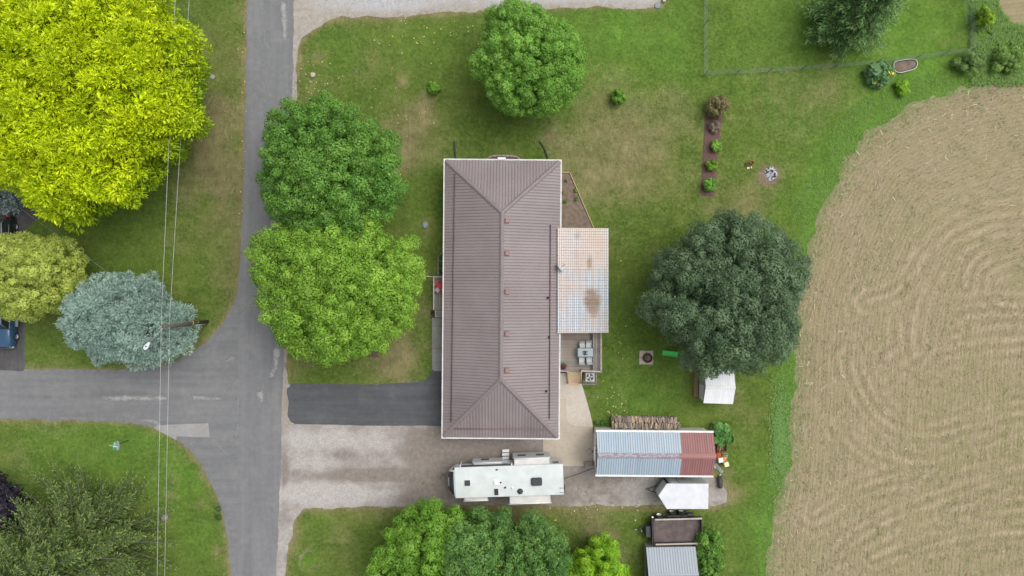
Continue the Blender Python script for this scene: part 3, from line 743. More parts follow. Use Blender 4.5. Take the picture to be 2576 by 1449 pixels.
# ------------------------------------------------------------------ house
def strip_mesh(poly_fn, s0, s1, t0, t1, mat, rib=.03, gap=.018, ribw=.055, name='roof_panel'):
    """one ribbed roofing strip; poly_fn(s, t, h) gives a point; runs t=0..t0 on one side, 0..t1 on the other"""
    mb = MB(); w = s1 - s0
    cs = [(0, gap, 0), (1, w - ribw, 0), (2, w - ribw * .75, rib), (3, w - ribw * .25, rib), (4, w - .003, 0.0)]
    lo = []; hi = []
    for _, x, hgt in cs:
        f = x / w; tt = t0 + (t1 - t0) * f
        lo.append(poly_fn(s0 + x, -.004, .022 + hgt)); hi.append(poly_fn(s0 + x, max(tt, .002), .022 + hgt))
    mb.add(lo + hi, [(i, i + 1, 5 + i + 1, 5 + i) for i in range(4)])
    # turned-down eave lip
    lip = [Vector(p) - Vector((0, 0, .02)) for p in lo]
    mb.add(lo + lip, [(5 + i, 5 + i + 1, i + 1, i) for i in range(4)])
    return mb.mesh(name, mat)

def roof_paint(name, c1, c2, spec=.35, rough=.42):
    t = NT(name); p = t.pos('World'); n = t.noise(p, .35, 5, .6); f = t.noise(p, 9, 4, .65)
    c = t.mix(t.ramp(n, .35, .65), c1, c2); c = t.mix(1.0, c, t.info('Color'), 'MULTIPLY')
    c = t.val(c, t.ramp(f, .3, .7, .95, 1.05))
    return t.done(c, t.ramp(f, .3, .7, rough - .05, rough + .1), spec)
M['roof'] = roof_paint('brown_roof_metal', (.222, .184, .185), (.252, .214, .215))
M['rib_shade_under'] = pm('rib_shade_underlay', (.11, .09, .09), None, 4, .8)  # dark base seen through panel gaps, painted to stand in for rib shade
M['roof_cap'] = pm('ridge_metal', (.195, .160, .160), (.225, .19, .19), 3, .45, .35)
M['maroon'] = pm('maroon_metal', (.27, .165, .160), (.23, .14, .135), 5, .5, .35)
M['siding'] = pm('cream_siding', (.60, .58, .53), (.54, .52, .47), 2, .7, .3, stretch=(.2, .2, 14))

ZE, ZR = 2.7, 4.35
cA, cB, cC, cD = W(1121, 403, ZE), W(1408.5, 405, ZE), W(1405, 1101, ZE), W(1113.5, 1100, ZE)   # NW NE SE SW eave corners
hc = (cA + cB + cC + cD) / 4
hrz = math.atan2(((cA + cB) / 2 - (cC + cD) / 2).x * -1, ((cA + cB) / 2 - (cC + cD) / 2).y)
HWd = ((cB - cA).length + (cC - cD).length) / 2; HL = ((cA - cD).length + (cB - cC).length) / 2
house = thing('house', 'long ranch house with brown ribbed metal hip roof and white gutters', 'house', (hc.x, hc.y, 0), hrz)
hx, hy = HWd / 2, HL / 2
rn = W(1262, 535, ZR); rs = W(1260, 955, ZR)
inv = Matrix.Rotation(-hrz, 3, 'Z')
yn = (inv @ (rn - Vector((hc.x, hc.y, 0)))).y; ys_ = (inv @ (rs - Vector((hc.x, hc.y, 0)))).y
MB().box((0, 0, 1.32), (HWd - 1.0, HL - 1.0, 2.64)).build('wall', M['siding'], house)
mb = MB(); e0 = ZE - .16
mb.add([(-hx, -hy, e0), (hx, -hy, e0), (hx, hy, e0), (-hx, hy, e0), (-hx, -hy, ZE), (hx, -hy, ZE), (hx, hy, ZE), (-hx, hy, ZE), (0, ys_, ZR), (0, yn, ZR)],
       [(3, 2, 1, 0), (0, 1, 5, 4), (1, 2, 6, 5), (2, 3, 7, 6), (3, 0, 4, 7), (4, 5, 8), (5, 6, 9, 8), (6, 7, 9), (7, 4, 8, 9)])
roof = mb.build('roof', M['rib_shade_under'], house)
rt = np.random.default_rng(3)
def slope(p00, p10, pR0, pR1, npan, groups):
    """p00->p10 eave; pR0,pR1 ridge ends (equal for hips)"""
    p00, p10, pR0, pR1 = map(Vector, (p00, p10, pR0, pR1))
    L = (p10 - p00).length; ex = (p10 - p00) / L
    a = (pR0 - p00).dot(ex); b = (pR1 - p00).dot(ex)
    up = (pR0 - p00) - ex * a; rl = up.length; upn = up / rl; nrm = ex.cross(upn)
    def fn(s, t, h): return p00 + ex * s + upn * (t * rl) + nrm * h
    wd = L / npan; tone = big = 1.0
    for i in range(npan):
        s0, s1 = i * wd, (i + 1) * wd
        T = lambda s: max(0.0, min(1.0, s / a if s < a else (L - s) / (L - b) if s > b else 1.0))
        me = strip_mesh(fn, s0, s1, T(s0), T(s1), M['roof'], .026, .016, .052)
        o = link('roof_panel', me, roof)
        if i % groups == 0: tone = rt.uniform(.97, 1.03)
        if i % 13 == 0: big = rt.uniform(.93, 1.06)
        k = tone * big * rt.uniform(.985, 1.015); o.color = (k, k, k, 1)
slope((-hx, hy, ZE), (-hx, -hy, ZE), (0, yn, ZR), (0, ys_, ZR), 92, 4)
slope((hx, -hy, ZE), (hx, hy, ZE), (0, ys_, ZR), (0, yn, ZR), 92, 4)
slope((hx, hy, ZE), (-hx, hy, ZE), (0, yn, ZR), (0, yn, ZR), 38, 4)
slope((-hx, -hy, ZE), (hx, -hy, ZE), (0, ys_, ZR), (0, ys_, ZR), 38, 4)
def cap(a, b, w=.16, h=.06, name='ridge_cap', mat='roof_cap', parent=None, lift=.05):
    a, b = Vector(a), Vector(b); d = (b - a).normalized(); s = d.cross(Vector((0, 0, 1))).normalized()
    m_ = MB(); up = Vector((0, 0, 1))
    prof = [(-w, -h), (-w * .45, h * .25), (-w * .4, h * .6), (0, h * .75), (w * .4, h * .6), (w * .45, h * .25), (w, -h)]
    A = [a + s * x + up * (y + lift) for x, y in prof]; B = [b + s * x + up * (y + lift) for x, y in prof]; n_ = len(prof)
    m_.add(A + B, [(i, i + 1, n_ + i + 1, n_ + i) for i in range(n_ - 1)] + [tuple(range(n_)), tuple(range(2 * n_ - 1, n_ - 1, -1))])
    return m_.build(name, M[mat], parent)
cap((0, ys_, ZR), (0, yn, ZR), .19, .05, parent=roof, lift=.06)
for sx in (-1, 1):
    cap((sx * hx * .985, hy * .994, ZE + .03), (0, yn, ZR), .2, .06, parent=roof, lift=.07); cap((sx * hx * .985, -hy * .994, ZE + .03), (0, ys_, ZR), .2, .06, parent=roof, lift=.07)
# white gutters, each run its own trough
def gutter(x0, y0, x1, y1, z=ZE - .06, w=.13, parent=house, mat='gutter'):
    a, b = Vector((x0, y0, z)), Vector((x1, y1, z)); d = (b - a).normalized(); s = d.cross(Vector((0, 0, 1)))
    prof = [(0, -.10), (w, -.10), (w, .03), (w - .045, .03), (w - .045, -.03), (.02, -.03), (.02, .0), (0, .0)]
    A = [a + s * x + Vector((0, 0, y)) for x, y in prof]; B = [b + s * x + Vector((0, 0, y)) for x, y in prof]; n_ = len(prof)
    return MB().add(A + B, [(i, n_ + i, n_ + (i + 1) % n_, (i + 1) % n_) for i in range(n_)] + [tuple(range(n_ - 1, -1, -1)), tuple(range(n_, 2 * n_))]).build('gutter', M[mat], parent)
g_ = .006
def trough(ax, ay, bx, by, nx, ny):
    """gutter from a to b with outward normal n"""
    d = Vector((bx - ax, by - ay, 0)).normalized()
    if d.cross(Vector((0, 0, 1))).dot(Vector((nx, ny, 0))) < 0: ax, ay, bx, by = bx, by, ax, ay
    return gutter(ax, ay, bx, by)
trough(-hx - g_, -hy - .135, -hx - g_, hy + .135, -1, 0); trough(hx + g_, -hy - .135, hx + g_, hy + .135, 1, 0)
trough(-hx, hy + g_, hx, hy + g_, 0, 1); trough(-hx, -hy - g_, hx, -hy - g_, 0, -1)
def on_roof(u, v, z=3.4):
    """house-local point on the roof surface seen at survey position"""
    for _ in range(6):
        p = inv @ (W(u, v, z) - Vector((hc.x, hc.y, 0)))
        zz = ZE + (ZR - ZE) * min(1 - abs(p.x) / hx, (hy - p.y) / (hy - yn), (hy + p.y) / (hy + ys_))
        z = zz
    return Vector((p.x, p.y, z))
sl = math.atan2(ZR - ZE, hx)
for v in (555, 637, 734, 840, 931):
    p = on_roof(1271, v); m_ = MB(); m_.bbox((0, 0, .10), (.34, .36, .16), .03); m_.bbox((0, 0, .03), (.44, .46, .04), .015)
    m_.build('roof_vent', M['maroon'], house, (p.x + .12, p.y, p.z + .02), (0, sl, 0))
for u, v in ((1378, 749), (1381.5, 848), (1374, 984)):
    p = on_roof(u, v); m_ = MB(); m_.lathe([(.11, 0), (.10, .05), (.055, .09), (.055, .34), (.042, .34), (.042, .2)], n=14); m_.build('vent_pipe', M['black'], house, p)
def guard(pts, mat, r=.032):
    ps = [on_roof(u, v) + Vector((0, 0, .14)) for u, v in pts]
    m_ = MB().tube(ps, r, 8); m_.tube([p + Vector((0.0, 0, -.07)) for p in ps], r * .8, 6)
    d = (ps[-1] - ps[0]); n_ = int(d.length / 1.1)
    for i in range(n_ + 1): q = ps[0] + d * (i / n_); m_.box(q - Vector((0, 0, .06)), (.06, .06, .14))
    return m_.build('snow_guard', M[mat], house)
M['guard'] = pm('dark_brown_metal', (.10, .07, .07), (.14, .10, .10), 4, .5, .35)
guard([(1144.5, 437), (1135, 1060)], 'guard'); guard([(1385, 566), (1382, 1053)], 'guard'); guard([(1142, 1078), (1376, 1080)], 'maroon', .028)
p = inv @ (W(1262, 403, ZE) - Vector((hc.x, hc.y, 0)))
MB().bbox((p.x, hy + .18, ZE - .05), (.68, .20, .16), .03).build('gutter_outlet', M['gutter'], house)
M['patched'] = pm('faded_panel', (.165, .135, .138), None, 4, .5, .3)
for sx in (-1, 1):
    for yy in (-8, -3, 3, 8.6):
        m_ = MB().box((sx * (hx - .49), yy, 1.5), (.05, 1.2, 1.1)); w_ = m_.build('window', M['white'], house); MB().box((sx * (hx - .455), yy, 1.5), (.03, 1.04, .94)).build('pane', M['glass'], w_)

# satellite dish on the east eave
p = W(1407, 675, 3.05)
t_ = thing('satellite_dish', 'small grey satellite dish on the house eave above the rusty patio roof', 'satellite dish', (p.x, p.y, 2.75), R(35))
Mx = Matrix.Rotation(R(68), 3, 'Y')
prof = [(.02, .0), (.14, .012), (.26, .045), (.36, .10), (.37, .10), (.27, .03), (.14, -.01), (.02, -.015)]
d_ = MB().lathe(prof, (0, 0, .42), 22, Mx); M['dish'] = pm('pale_grey_dish', (.44, .50, .51), (.38, .43, .45), 5, .5, .35)
d_.build('reflector', M['dish'], t_); MB().tube([(0, 0, .06), (-.12, 0, .25), (-.03, 0, .42)], .022, 8).build('mast', M['steel'], t_)
MB().tube([(0, 0, .12), (.30, 0, .22), (.48, 0, .40)], .014, 6).build('feed_arm', M['steel'], t_); MB().bbox((.5, 0, .42), (.08, .07, .09), .01).build('receiver', M['dark'], t_)

# ------------------------------------------------------------------ rusty patio roof on posts
def rust_mat():
    t = NT('weathered_patio_metal'); c = t.attr(); f = t.noise(t.pos('World', (1, 3, 1)), 8, 5, .7)
    return t.done(t.val(c, t.ramp(f, .25, .75, .84, 1.16)), .5, .35)
M['rusty'] = rust_mat()
ca, cb = W(1402.5, 575, 2.95), W(1531, 575, 2.45); cc_, cd_ = W(1402.5, 836, 2.95), W(1531, 836, 2.45)
px0, px1 = (ca.x + cc_.x) / 2, (cb.x + cd_.x) / 2; py1, py0 = ca.y + .0, cc_.y
patio = thing('patio_roof', 'flat patio roof of rust-stained corrugated metal beside the house', 'patio roof', ((px0 + px1) / 2, (py0 + py1) / 2, 0))
ox, oy = (px0 + px1) / 2, (py0 + py1) / 2
deck_frame = MB()
for i in range(6): deck_frame.box((0, py0 - oy + .15 + (py1 - py0 - .3) * i / 5, 2.56), (px1 - px0 - .15, .06, .12), M=Matrix.Rotation(math.atan2(.5, px1 - px0), 3, 'Y'))
M['grey_wood'] = pm('weathered_wood', (.235, .200, .172), (.335, .300, .265), 6, .85, .15, stretch=(.25, 3, 3), rand=.14, bump=.4)
M['grey_wood_y'] = pm('weathered_wood_lengthwise', (.235, .205, .178), (.345, .315, .28), 6, .85, .15, stretch=(3, .25, 3), rand=.12, bump=.4)
M['new_wood'] = pm('fresh_pine', (.48, .345, .22), (.57, .43, .29), 6, .75, .2, stretch=(.3, 3, 3), rand=.08)
M['pale_wood'] = pm('pale_weathered_rail', (.42, .40, .37), (.30, .275, .25), 5, .85, .15, stretch=(1, 1, 1), rand=.08)
deck_frame.build('rafter', M['grey_wood'], patio)
for sx, sy in ((1, 1), (1, 0), (1, -1)):
    MB().box((sx * (px1 - px0) / 2 - .25, sy * ((py1 - py0) / 2 - .25), 1.18), (.10, .10, 2.36)).build('post', M['pale_wood'], patio)
nst = 38; sw = (py1 - py0) / nst; per = .18; nw = int((px1 - px0) / per)
half = W(0, 674, 2.7).y
for i in range(nst):
    y0 = py0 + i * sw; V = []; Cl = []; F = []
    xsn = []
    for j in range(nw):
        b0 = px0 + (px1 - px0) * j / nw; w_ = (px1 - px0) / nw
        xsn += [(b0 + w_ * .02, 0), (b0 + w_ * .18, .028), (b0 + w_ * .62, .028), (b0 + w_ * .78, 0)]
    xsn.append((px1, 0))
    X = np.array([x for x, _ in xsn]); crest = np.array([h_ for _, h_ in xsn]) > 0
    zl = 2.95 - .5 * (X - px0) / (px1 - px0) + np.array([h_ for _, h_ in xsn])
    ylv = [y0 + .022, y0 + sw * .5, y0 + sw - .003]
    base_r = np.random.default_rng(400 + i)
    for yy in ylv:
        Yv = np.full_like(X, yy)
        up = sstep(half - .25, half + .25, Yv + .0)
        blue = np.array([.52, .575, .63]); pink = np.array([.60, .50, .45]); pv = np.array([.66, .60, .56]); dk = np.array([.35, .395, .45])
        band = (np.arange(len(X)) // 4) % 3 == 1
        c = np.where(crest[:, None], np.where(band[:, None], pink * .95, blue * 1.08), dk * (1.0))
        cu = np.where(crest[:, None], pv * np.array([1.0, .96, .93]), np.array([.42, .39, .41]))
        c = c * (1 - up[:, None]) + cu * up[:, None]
        def blob(u, v, ru, rv):
            q = W(u, v, 2.65); return np.exp(-(((X - q.x) / (ru * K)) ** 2 + ((Yv - q.y) / (rv * K)) ** 2))
        rr = 1.25 * blob(1489, 752, 20, 26) + .75 * blob(1494, 785, 12, 18) + .75 * blob(1483, 662, 9, 22) + .35 * blob(1450, 650, 8, 60) + .3 * blob(1430, 720, 6, 40) + .3 * blob(1468, 805, 10, 12) + .35 * blob(1455, 590, 12, 12) + .3 * blob(1498, 590, 8, 12)
        nz = fbm(X * 1.0, Yv * 9, .9, 410 + 0, 3)
        rr = np.clip((rr * (.45 + 1.1 * nz) - .22) * 1.9, 0, 1)[:, None] * base_r.uniform(.75, 1.0)
        c = c * (1 - rr) + np.array([.27, .175, .115]) * rr
        wash = np.clip((fbm(X, Yv, 1.4, 420) - .38) * 1.8, 0, .5)[:, None]; c = c * (1 - wash) + np.array([.56, .42, .33]) * wash
        for x_, y_, z_, cc2 in zip(X, Yv, zl, c):
            V.append((x_ - ox, y_ - oy, z_)); Cl.append((*cc2, 1))
    m_ = len(X)
    for r_ in range(2):
        for j in range(m_ - 1): F.append((r_ * m_ + j, r_ * m_ + j + 1, (r_ + 1) * m_ + j + 1, (r_ + 1) * m_ + j))
    me = np_mesh('roof_panel', np.array(V), np.array(F), M['rusty'], False)
    at = me.color_attributes.new('tint', 'FLOAT_COLOR', 'POINT'); at.data.foreach_set('color', np.array(Cl, np.float32).ravel())
    link('roof_panel', me, patio)
M['trim'] = pm('cream_trim', (.70, .64, .56), (.62, .56, .48), 4, .6, .3)
for yy in (py1 + .03, py0 - .03): MB().box((0, yy - oy, 2.72), (px1 - px0 + .05, .05, .10), M=Matrix.Rotation(math.atan2(.5, px1 - px0), 3, 'Y')).build('fascia', M['trim'], patio)
for v in (628, 674, 713): 
    q = W(1466, v, 2.7); MB().box((0, q.y - oy, 2.745), (px1 - px0 - .3, .045, .02), M=Matrix.Rotation(math.atan2(.5, px1 - px0), 3, 'Y')).build('batten', M['trim'], patio)

# ------------------------------------------------------------------ back deck, steps, table set
zd = .75
dk0, dk1 = W(1405, 836, zd), W(1514, 936, zd)
deck = thing('deck', 'weathered grey wooden deck with side bench behind the house', 'deck', ((dk0.x + dk1.x) / 2, (dk0.y + dk1.y) / 2, 0))
ox, oy = deck.location.x, deck.location.y
ytop = W(1405, 815, zd).y; bw = .14; nb = int((ytop - dk1.y) / bw)
xr = W(1494, 0, zd).x
MB().box(((dk0.x + dk1.x) / 2 - ox, (ytop + dk1.y) / 2 - oy, zd - .14), (dk1.x - dk0.x - .04, ytop - dk1.y - .06, .18)).build('frame', M['grey_wood'], deck)
bme = MB().box((0, 0, 0), (xr - dk0.x, bw - .014, .035)).mesh('deck_board', M['grey_wood'])
for i in range(nb): link('deck_board', bme, deck, ((xr + dk0.x) / 2 - ox, dk1.y + bw * (i + .5) - oy, zd - .028))
zb_ = zd + .42
b0, b1 = W(1491, 836, zb_), W(1508, 931, zb_)
sme = MB().box((0, 0, 0), (.115, b0.y - b1.y, .035)).mesh('bench_slat', M['grey_wood_y'])
for i in range(5): link('bench_slat', sme, deck, (b0.x + .06 + i * (b1.x - b0.x) / 4.4 - ox, (b0.y + b1.y) / 2 - oy, zb_))
for yy in (b0.y - .2, (b0.y + b1.y) / 2, b1.y + .2): MB().box(((b0.x + b1.x) / 2 - ox, yy - oy, zd + .2), (.4, .08, .4)).build('bench_leg', M['grey_wood'], deck)
zr_ = zd + .9
def rail(u0, v0, u1, v1, z, w=.14, parent=deck, mat='pale_wood'):
    a, b = W(u0, v0, z), W(u1, v1, z); L = (b - a).length; an = math.atan2(b.y - a.y, b.x - a.x)
    c = (a + b) / 2
    MB().box((c.x - ox, c.y - oy, z), (L, w, .045), an).build('rail', M[mat], parent)
    n_ = max(2, int(L / 1.2) + 1); 
    for i in range(n_):
        q = a.lerp(b, .04 + .92 * i / (n_ - 1)); MB().box((q.x - ox, q.y - oy, (z - .03) / 2), (.085, .085, z - .05)).build('post', M[mat], parent)
    bal = MB()
    for i in range(1, int(L / .15)):
        q = a.lerp(b, i * .15 / L); bal.box((q.x - ox, q.y - oy, (z + zd) / 2 - .04), (.035, .035, z - zd - .1))
    if L > .5: bal.build('baluster', M[mat], parent)
rail(1512.5, 836, 1512.5, 935, zr_); rail(1515, 935, 1462, 933, zr_); rail(1407, 933, 1431, 934, zr_, .12)
rail(1492.5, 836, 1492.5, 872, zd + .46, .08)
# steps of new pine
st_ = W(1445, 951, .3)
steps = thing('deck_steps', 'new pine steps from the deck down to the patio slab', 'steps', (st_.x, st_.y, 0))
ox, oy = st_.x, st_.y
x0_, x1_ = W(1430, 0, .5).x, W(1460, 0, .5).x
for i in range(4):
    z = zd - .02 - .17 * (i + 0.4); ya = W(0, 936 + 8 * i, z).y
    for j in range(2): MB().bbox(((x0_ + x1_) / 2 - ox, ya - .07 - j * .145 - oy, z), (x1_ - x0_, .135, .035), .006).build('tread', M['new_wood'], steps)
for u in (1428.5, 1462):
    a, b = W(u, 936, zr_), W(u, 965, .95); c = (a + b) / 2
    MB().tube([(a.x - ox, a.y - oy, zr_), (b.x - ox, b.y - oy, .95)], .055, 4).build('handrail', M['new_wood'], steps)
    for q, zz in ((a, zr_), (b, .95)): MB().box((q.x - ox, q.y - oy, zz / 2), (.09, .09, zz)).build('post', M['new_wood'], steps)
    sl_ = MB()
    for i in range(1, 6): q = a.lerp(b, i / 6); sl_.box((q.x - ox, q.y - oy, (q.z) / 2 + .05), (.035, .035, q.z - .15))
    sl_.build('baluster', M['new_wood'], steps)
# table and chairs
M['tglass'] = NT('frosted_table_glass').done((.32, .37, .39), .12, .6)
tz = zd + .72; a, b = W(1452.5, 875, tz), W(1493.5, 898.5, tz)
tb = thing('patio_table', 'grey glass-topped patio table with a dark centrepiece on the deck', 'table', ((a.x + b.x) / 2, (a.y + b.y) / 2, zd))
tw_, th_ = b.x - a.x, a.y - b.y
MB().box((0, 0, .72), (tw_ - .08, th_ - .08, .012)).build('table_top', M['tglass'], tb)
fr = MB()
for sx in (-1, 1): fr.box((sx * (tw_ / 2 - .025), 0, .722), (.05, th_, .035)); fr.box((0, sx * (th_ / 2 - .025), .7215), (tw_ - .1, .05, .035))
M['dkframe'] = pm('dark_teal_frame', (.07, .10, .11), (.05, .075, .085), 4, .4, .4)
fr.build('table_frame', M['dkframe'], tb)
for sx in (-1, 1):
    for sy in (-1, 1): MB().tube([(sx * (tw_ / 2 - .06), sy * (th_ / 2 - .06), 0), (sx * (tw_ / 2 - .06), sy * (th_ / 2 - .06), .70)], .022, 8).build('leg', M['dkframe'], tb)
cp = thing('centrepiece', 'dark woven centrepiece with a small white candle on the glass table', 'centrepiece', (tb.location.x - .02, tb.location.y - .01, zd + .728))
m_ = MB(); 
for i in range(40):
    a_ = random.uniform(0, 6.28); r_ = random.uniform(0, .22); m_.tube([(r_ * math.cos(a_), r_ * math.sin(a_) * .9, .01), (r_ * 1.2 * math.cos(a_ + .5), r_ * 1.1 * math.sin(a_ + .5), random.uniform(.03, .10))], .028, 5)
M['basket'] = pm('dark_wicker', (.07, .062, .06), (.12, .105, .10), 20, .8, .2); m_.build('wreath', M['basket'], cp)
MB().lathe([(.035, 0), (.035, .12), (.0, .125)], (.10, -.06, .02), 10).build('candle', M['white'], cp)
M['sling'] = pm('pale_sling_fabric', (.46, .47, .48), (.52, .53, .54), 30, .6, .25); 
def chair(u, v, rz, label):
    p = W(u, v, zd + .45); c = thing('patio_chair', label, 'chair', (p.x, p.y, zd), rz, 'sling chairs around the deck table')
    m_ = MB(); w = .25      # local +y is the back of the chair
    prof = [(-.27, .42), (-.05, .385), (.15, .40), (.26, .50), (.33, .74), (.40, .93)]
    for nm, pr in (('seat', prof[:3]), ('backrest', prof[2:])):
        n_ = len(pr); A = [(-w, y, z) for y, z in pr] + [(w, y, z) for y, z in pr]
        MB().add(A, [(i, i + 1, n_ + i + 1, n_ + i) for i in range(n_ - 1)], True).build(nm, M['sling'], c)
    for s in (-1, 1):
        f = MB().tube([(s * (w + .02), y, z) for y, z in prof], .016, 6)
        f.tube([(s * (w + .025), -.24, .62), (s * (w + .025), .0, .64), (s * (w + .025), .29, .60)], .02, 6); f.build('side_frame', M['dark'], c)
        MB().tube([(s * (w + .02), -.25, .62), (s * (w + .02), -.27, 0)], .016, 6).build('leg', M['dark'], c)
        MB().tube([(s * (w + .02), .12, .42), (s * (w + .02), .30, 0)], .016, 6).build('leg', M['dark'], c)
chair(1465, 868.5, 0.06, 'pale sling patio chair at the table, north side nearest the house'); chair(1481, 867, -.05, 'pale sling patio chair at the table, north side nearest the bench')
chair(1463.5, 905, math.pi - .03, 'pale sling patio chair at the table, south side nearest the house'); chair(1482.5, 905, math.pi + .06, 'pale sling patio chair at the table, south side nearest the bench')

# flowers in pots
def petals(n, r, z0, z1, cA_, cB_, size=.06, flat=.7):
    d = sph(n); d[:, 2] = np.abs(d[:, 2]); P_ = d * np.array([r, r, (z1 - z0)]) * (RNG.random((n, 1)) ** .3); P_[:, 2] += z0
    f = RNG.random((n, 1)); return leaf_mesh('blooms', P_, d + RNG.normal(0, .4, (n, 3)), size * RNG.uniform(.7, 1.3, n), np.array(cA_) * (1 - f) + np.array(cB_) * f, M['leaf'])
M['pot'] = pm('brown_pot', (.12, .075, .055), None, 5, .7)
def pot(name, label, u, v, z, r, greens, blooms, off):
    p = W(u, v, z + .3); c = thing(name, label, 'flower pot', (p.x, p.y, z))
    MB().lathe([(r * .5, 0), (r * .72, .26), (r * .78, .28), (r * .68, .28), (r * .6, .24)], n=16).build('pot', M['pot'], c)
    link('foliage', petals(500, r, .26, .45, *greens, size=.10), c)
    link('blooms', petals(360, r * .62, .36, .58, *blooms, size=.075), c, (off[0], off[1], 0))
pot('flower_pot', 'potted plant with magenta flowers in the corner of the back deck', 1417, 921, zd, .30, ((.07, .14, .03), (.16, .24, .07)), ((.24, .012, .10), (.40, .03, .20)), (.05, -.08))

# ------------------------------------------------------------------ air conditioner on its pad
zc = .85; p = W(1484, 949, zc)
ac = thing('air_conditioner', 'square grey air conditioner with round fan grille beside the deck steps', 'air conditioner', (p.x, p.y, 0), R(-1))
M['acgrey'] = pm('beige_grey_metal', (.50, .485, .465), (.44, .425, .405), 5, .5, .35)
MB().bbox((0, 0, .47), (.80, .80, .74), .05).build('cabinet', M['acgrey'], ac)
MB().lathe([(.31, .842), (.31, .80), (.34, .80), (.34, .875), (.31, .875)], n=28, caps=False).build('fan_ring', M['acgrey'], ac)
MB().lathe([(.305, .838), (.305, .8435), (.01, .8436)], n=24).build('fan_well', M['black'], ac)
for k in range(4):
    a_ = k * math.pi / 2 + .4; m_ = MB(); pts = [(.05, -.05), (.27, -.13), (.29, .03), (.06, .06)]
    m_.add([(x * math.cos(a_) - y * math.sin(a_), x * math.sin(a_) + y * math.cos(a_), .848 + .02 * (y > 0)) for x, y in pts], [(0, 1, 2, 3)]); m_.build('fan_blade', M['steel'], ac)
gr = MB()
for r_ in (.10, .17, .24, .30): gr.tube([(r_ * math.cos(i * .2244), r_ * math.sin(i * .2244), .872) for i in range(29)], .004, 4, False)
gr.build('grille', M['steel'], ac)
MB().box((.02, -.04, .05), (1.05, 1.05, .10)).build('pad', M['stone'], ac)
pz = W(1484, 955, .1); 
for (a, b, c, d) in ((1466, 966.5, 1500, 966.5), (1500, 940, 1500, 966)):
    q0, q1 = W(a, b, .12), W(c, d, .12); cc = (q0 + q1) / 2; L = (q1 - q0).length
    o = MB().box((0, 0, .07), (L + .1, .12, .14), math.atan2(q1.y - q0.y, q1.x - q0.x)).build('timber_edging', M['grey_wood'], None, (cc.x, cc.y, 0))
    tag(o, 'weathered timber edging south of the air conditioner' if b == d else 'weathered timber edging east of the air conditioner', 'timber edging')

# ------------------------------------------------------------------ concrete patio slabs
def slab(name, pts, z, mat, parent=None, z0=-.06, kind='structure'):
    o = bevel(MB().prism(WP(pts), z0, z).build(name, mat, parent), .012, 1)
    if kind: o['kind'] = kind
    return o
pat = slab('concrete_patio', [(1395, 1000), (1428, 1000), (1430, 1050), (1438, 1060), (1452, 1066), (1490.5, 1067), (1492.5, 1100), (1491, 1172), (1366, 1172), (1365, 1095), (1395, 1095)], .050, M['patio'])
M['patio2'] = concrete('newer_concrete', (.56, .51, .445), (.48, .43, .365))
slab('concrete_path', [(1398, 938), (1428, 938), (1428, 962), (1463.5, 966), (1475, 1005), (1485, 1040), (1491.5, 1072.5), (1448, 1071.8), (1432.5, 1066.5), (1424.6, 1052), (1423.6, 1004), (1398, 1004)], .056, M['patio2'])
for i, (v0, v1) in enumerate(((799, 819.6), (820.4, 875.6), (876.4, 933))):
    q = slab('walk_slab', [(1087, v0), (1125, v0), (1125, v1), (1092 if i == 2 else 1087, v1), (1087, v1 - 4)] if i == 2 else [(1087, v0), (1125, v0), (1125, v1), (1087, v1)], .062, M['walk'])

# ------------------------------------------------------------------ front porch
zp = .55
q0, q1 = W(1090, 695, zp), W(1124, 781, zp)
porch = thing('front_porch', 'narrow weathered wooden porch along the west wall of the house', 'porch', ((q0.x + q1.x) / 2, (q0.y + q1.y) / 2, 0)); ox, oy = porch.location.x, porch.location.y
MB().box((0, 0, zp - .16), (q1.x - q0.x - .05, q0.y - q1.y - .05, .2)).build('frame', M['grey_wood_y'], porch)
nbp = 8; bwp = (q1.x - q0.x) / nbp; bme = MB().box((0, 0, 0), (bwp - .014, q0.y - q1.y, .035)).mesh('deck_board', M['grey_wood_y'])
for i in range(nbp): link('deck_board', bme, porch, (q0.x + bwp * (i + .5) - ox, 0, zp - .03))
def prail(u0, v0, u1, v1, z, w=.1):
    a, b = W(u0, v0, z), W(u1, v1, z); c = (a + b) / 2; L = (b - a).length
    MB().box((c.x - ox, c.y - oy, z), (L, w, .05), math.atan2(b.y - a.y, b.x - a.x)).build('rail', M['pale_wood'], porch)
    for t in (.03, .5, .97): q = a.lerp(b, t); MB().box((q.x - ox, q.y - oy, z / 2), (.08, .08, z - .05)).build('post', M['pale_wood'], porch)
prail(1091, 697, 1091, 779, zp + .9); prail(1089.5, 696, 1118, 696, zp + .9)
for i in range(3):
    z = zp - .14 * (i + 1) + .02; yv = W(0, 782 + 5.5 * i, z).y
    MB().bbox(((W(1097, 0, z).x + W(1117, 0, z).x) / 2 - ox, yv - .08 - oy, z), (W(1117, 0, z).x - W(1097, 0, z).x, .17, .04), .008).build('tread', M['pale_wood'], porch)
MB().box((W(1095.5, 788, .6).x - ox, W(1095.5, 789, .6).y - oy, .55), (.10, .62, .06)).build('stair_rail', M['pale_wood'], porch)
MB().box((W(1095.5, 788, .3).x - ox, W(1095.5, 796, .3).y - oy, .27), (.07, .07, .54)).build('stair_post', M['pale_wood'], porch)
a, b = W(1066, 694, 1.5), W(1090, 696.5, 1.45)
o = MB().tube([(0, 0, 0), b - a], .018, 6).build('clothesline', M['white'], None, a); tag(o, 'thin white clothesline stretched from the maple to the porch rail', 'clothesline')
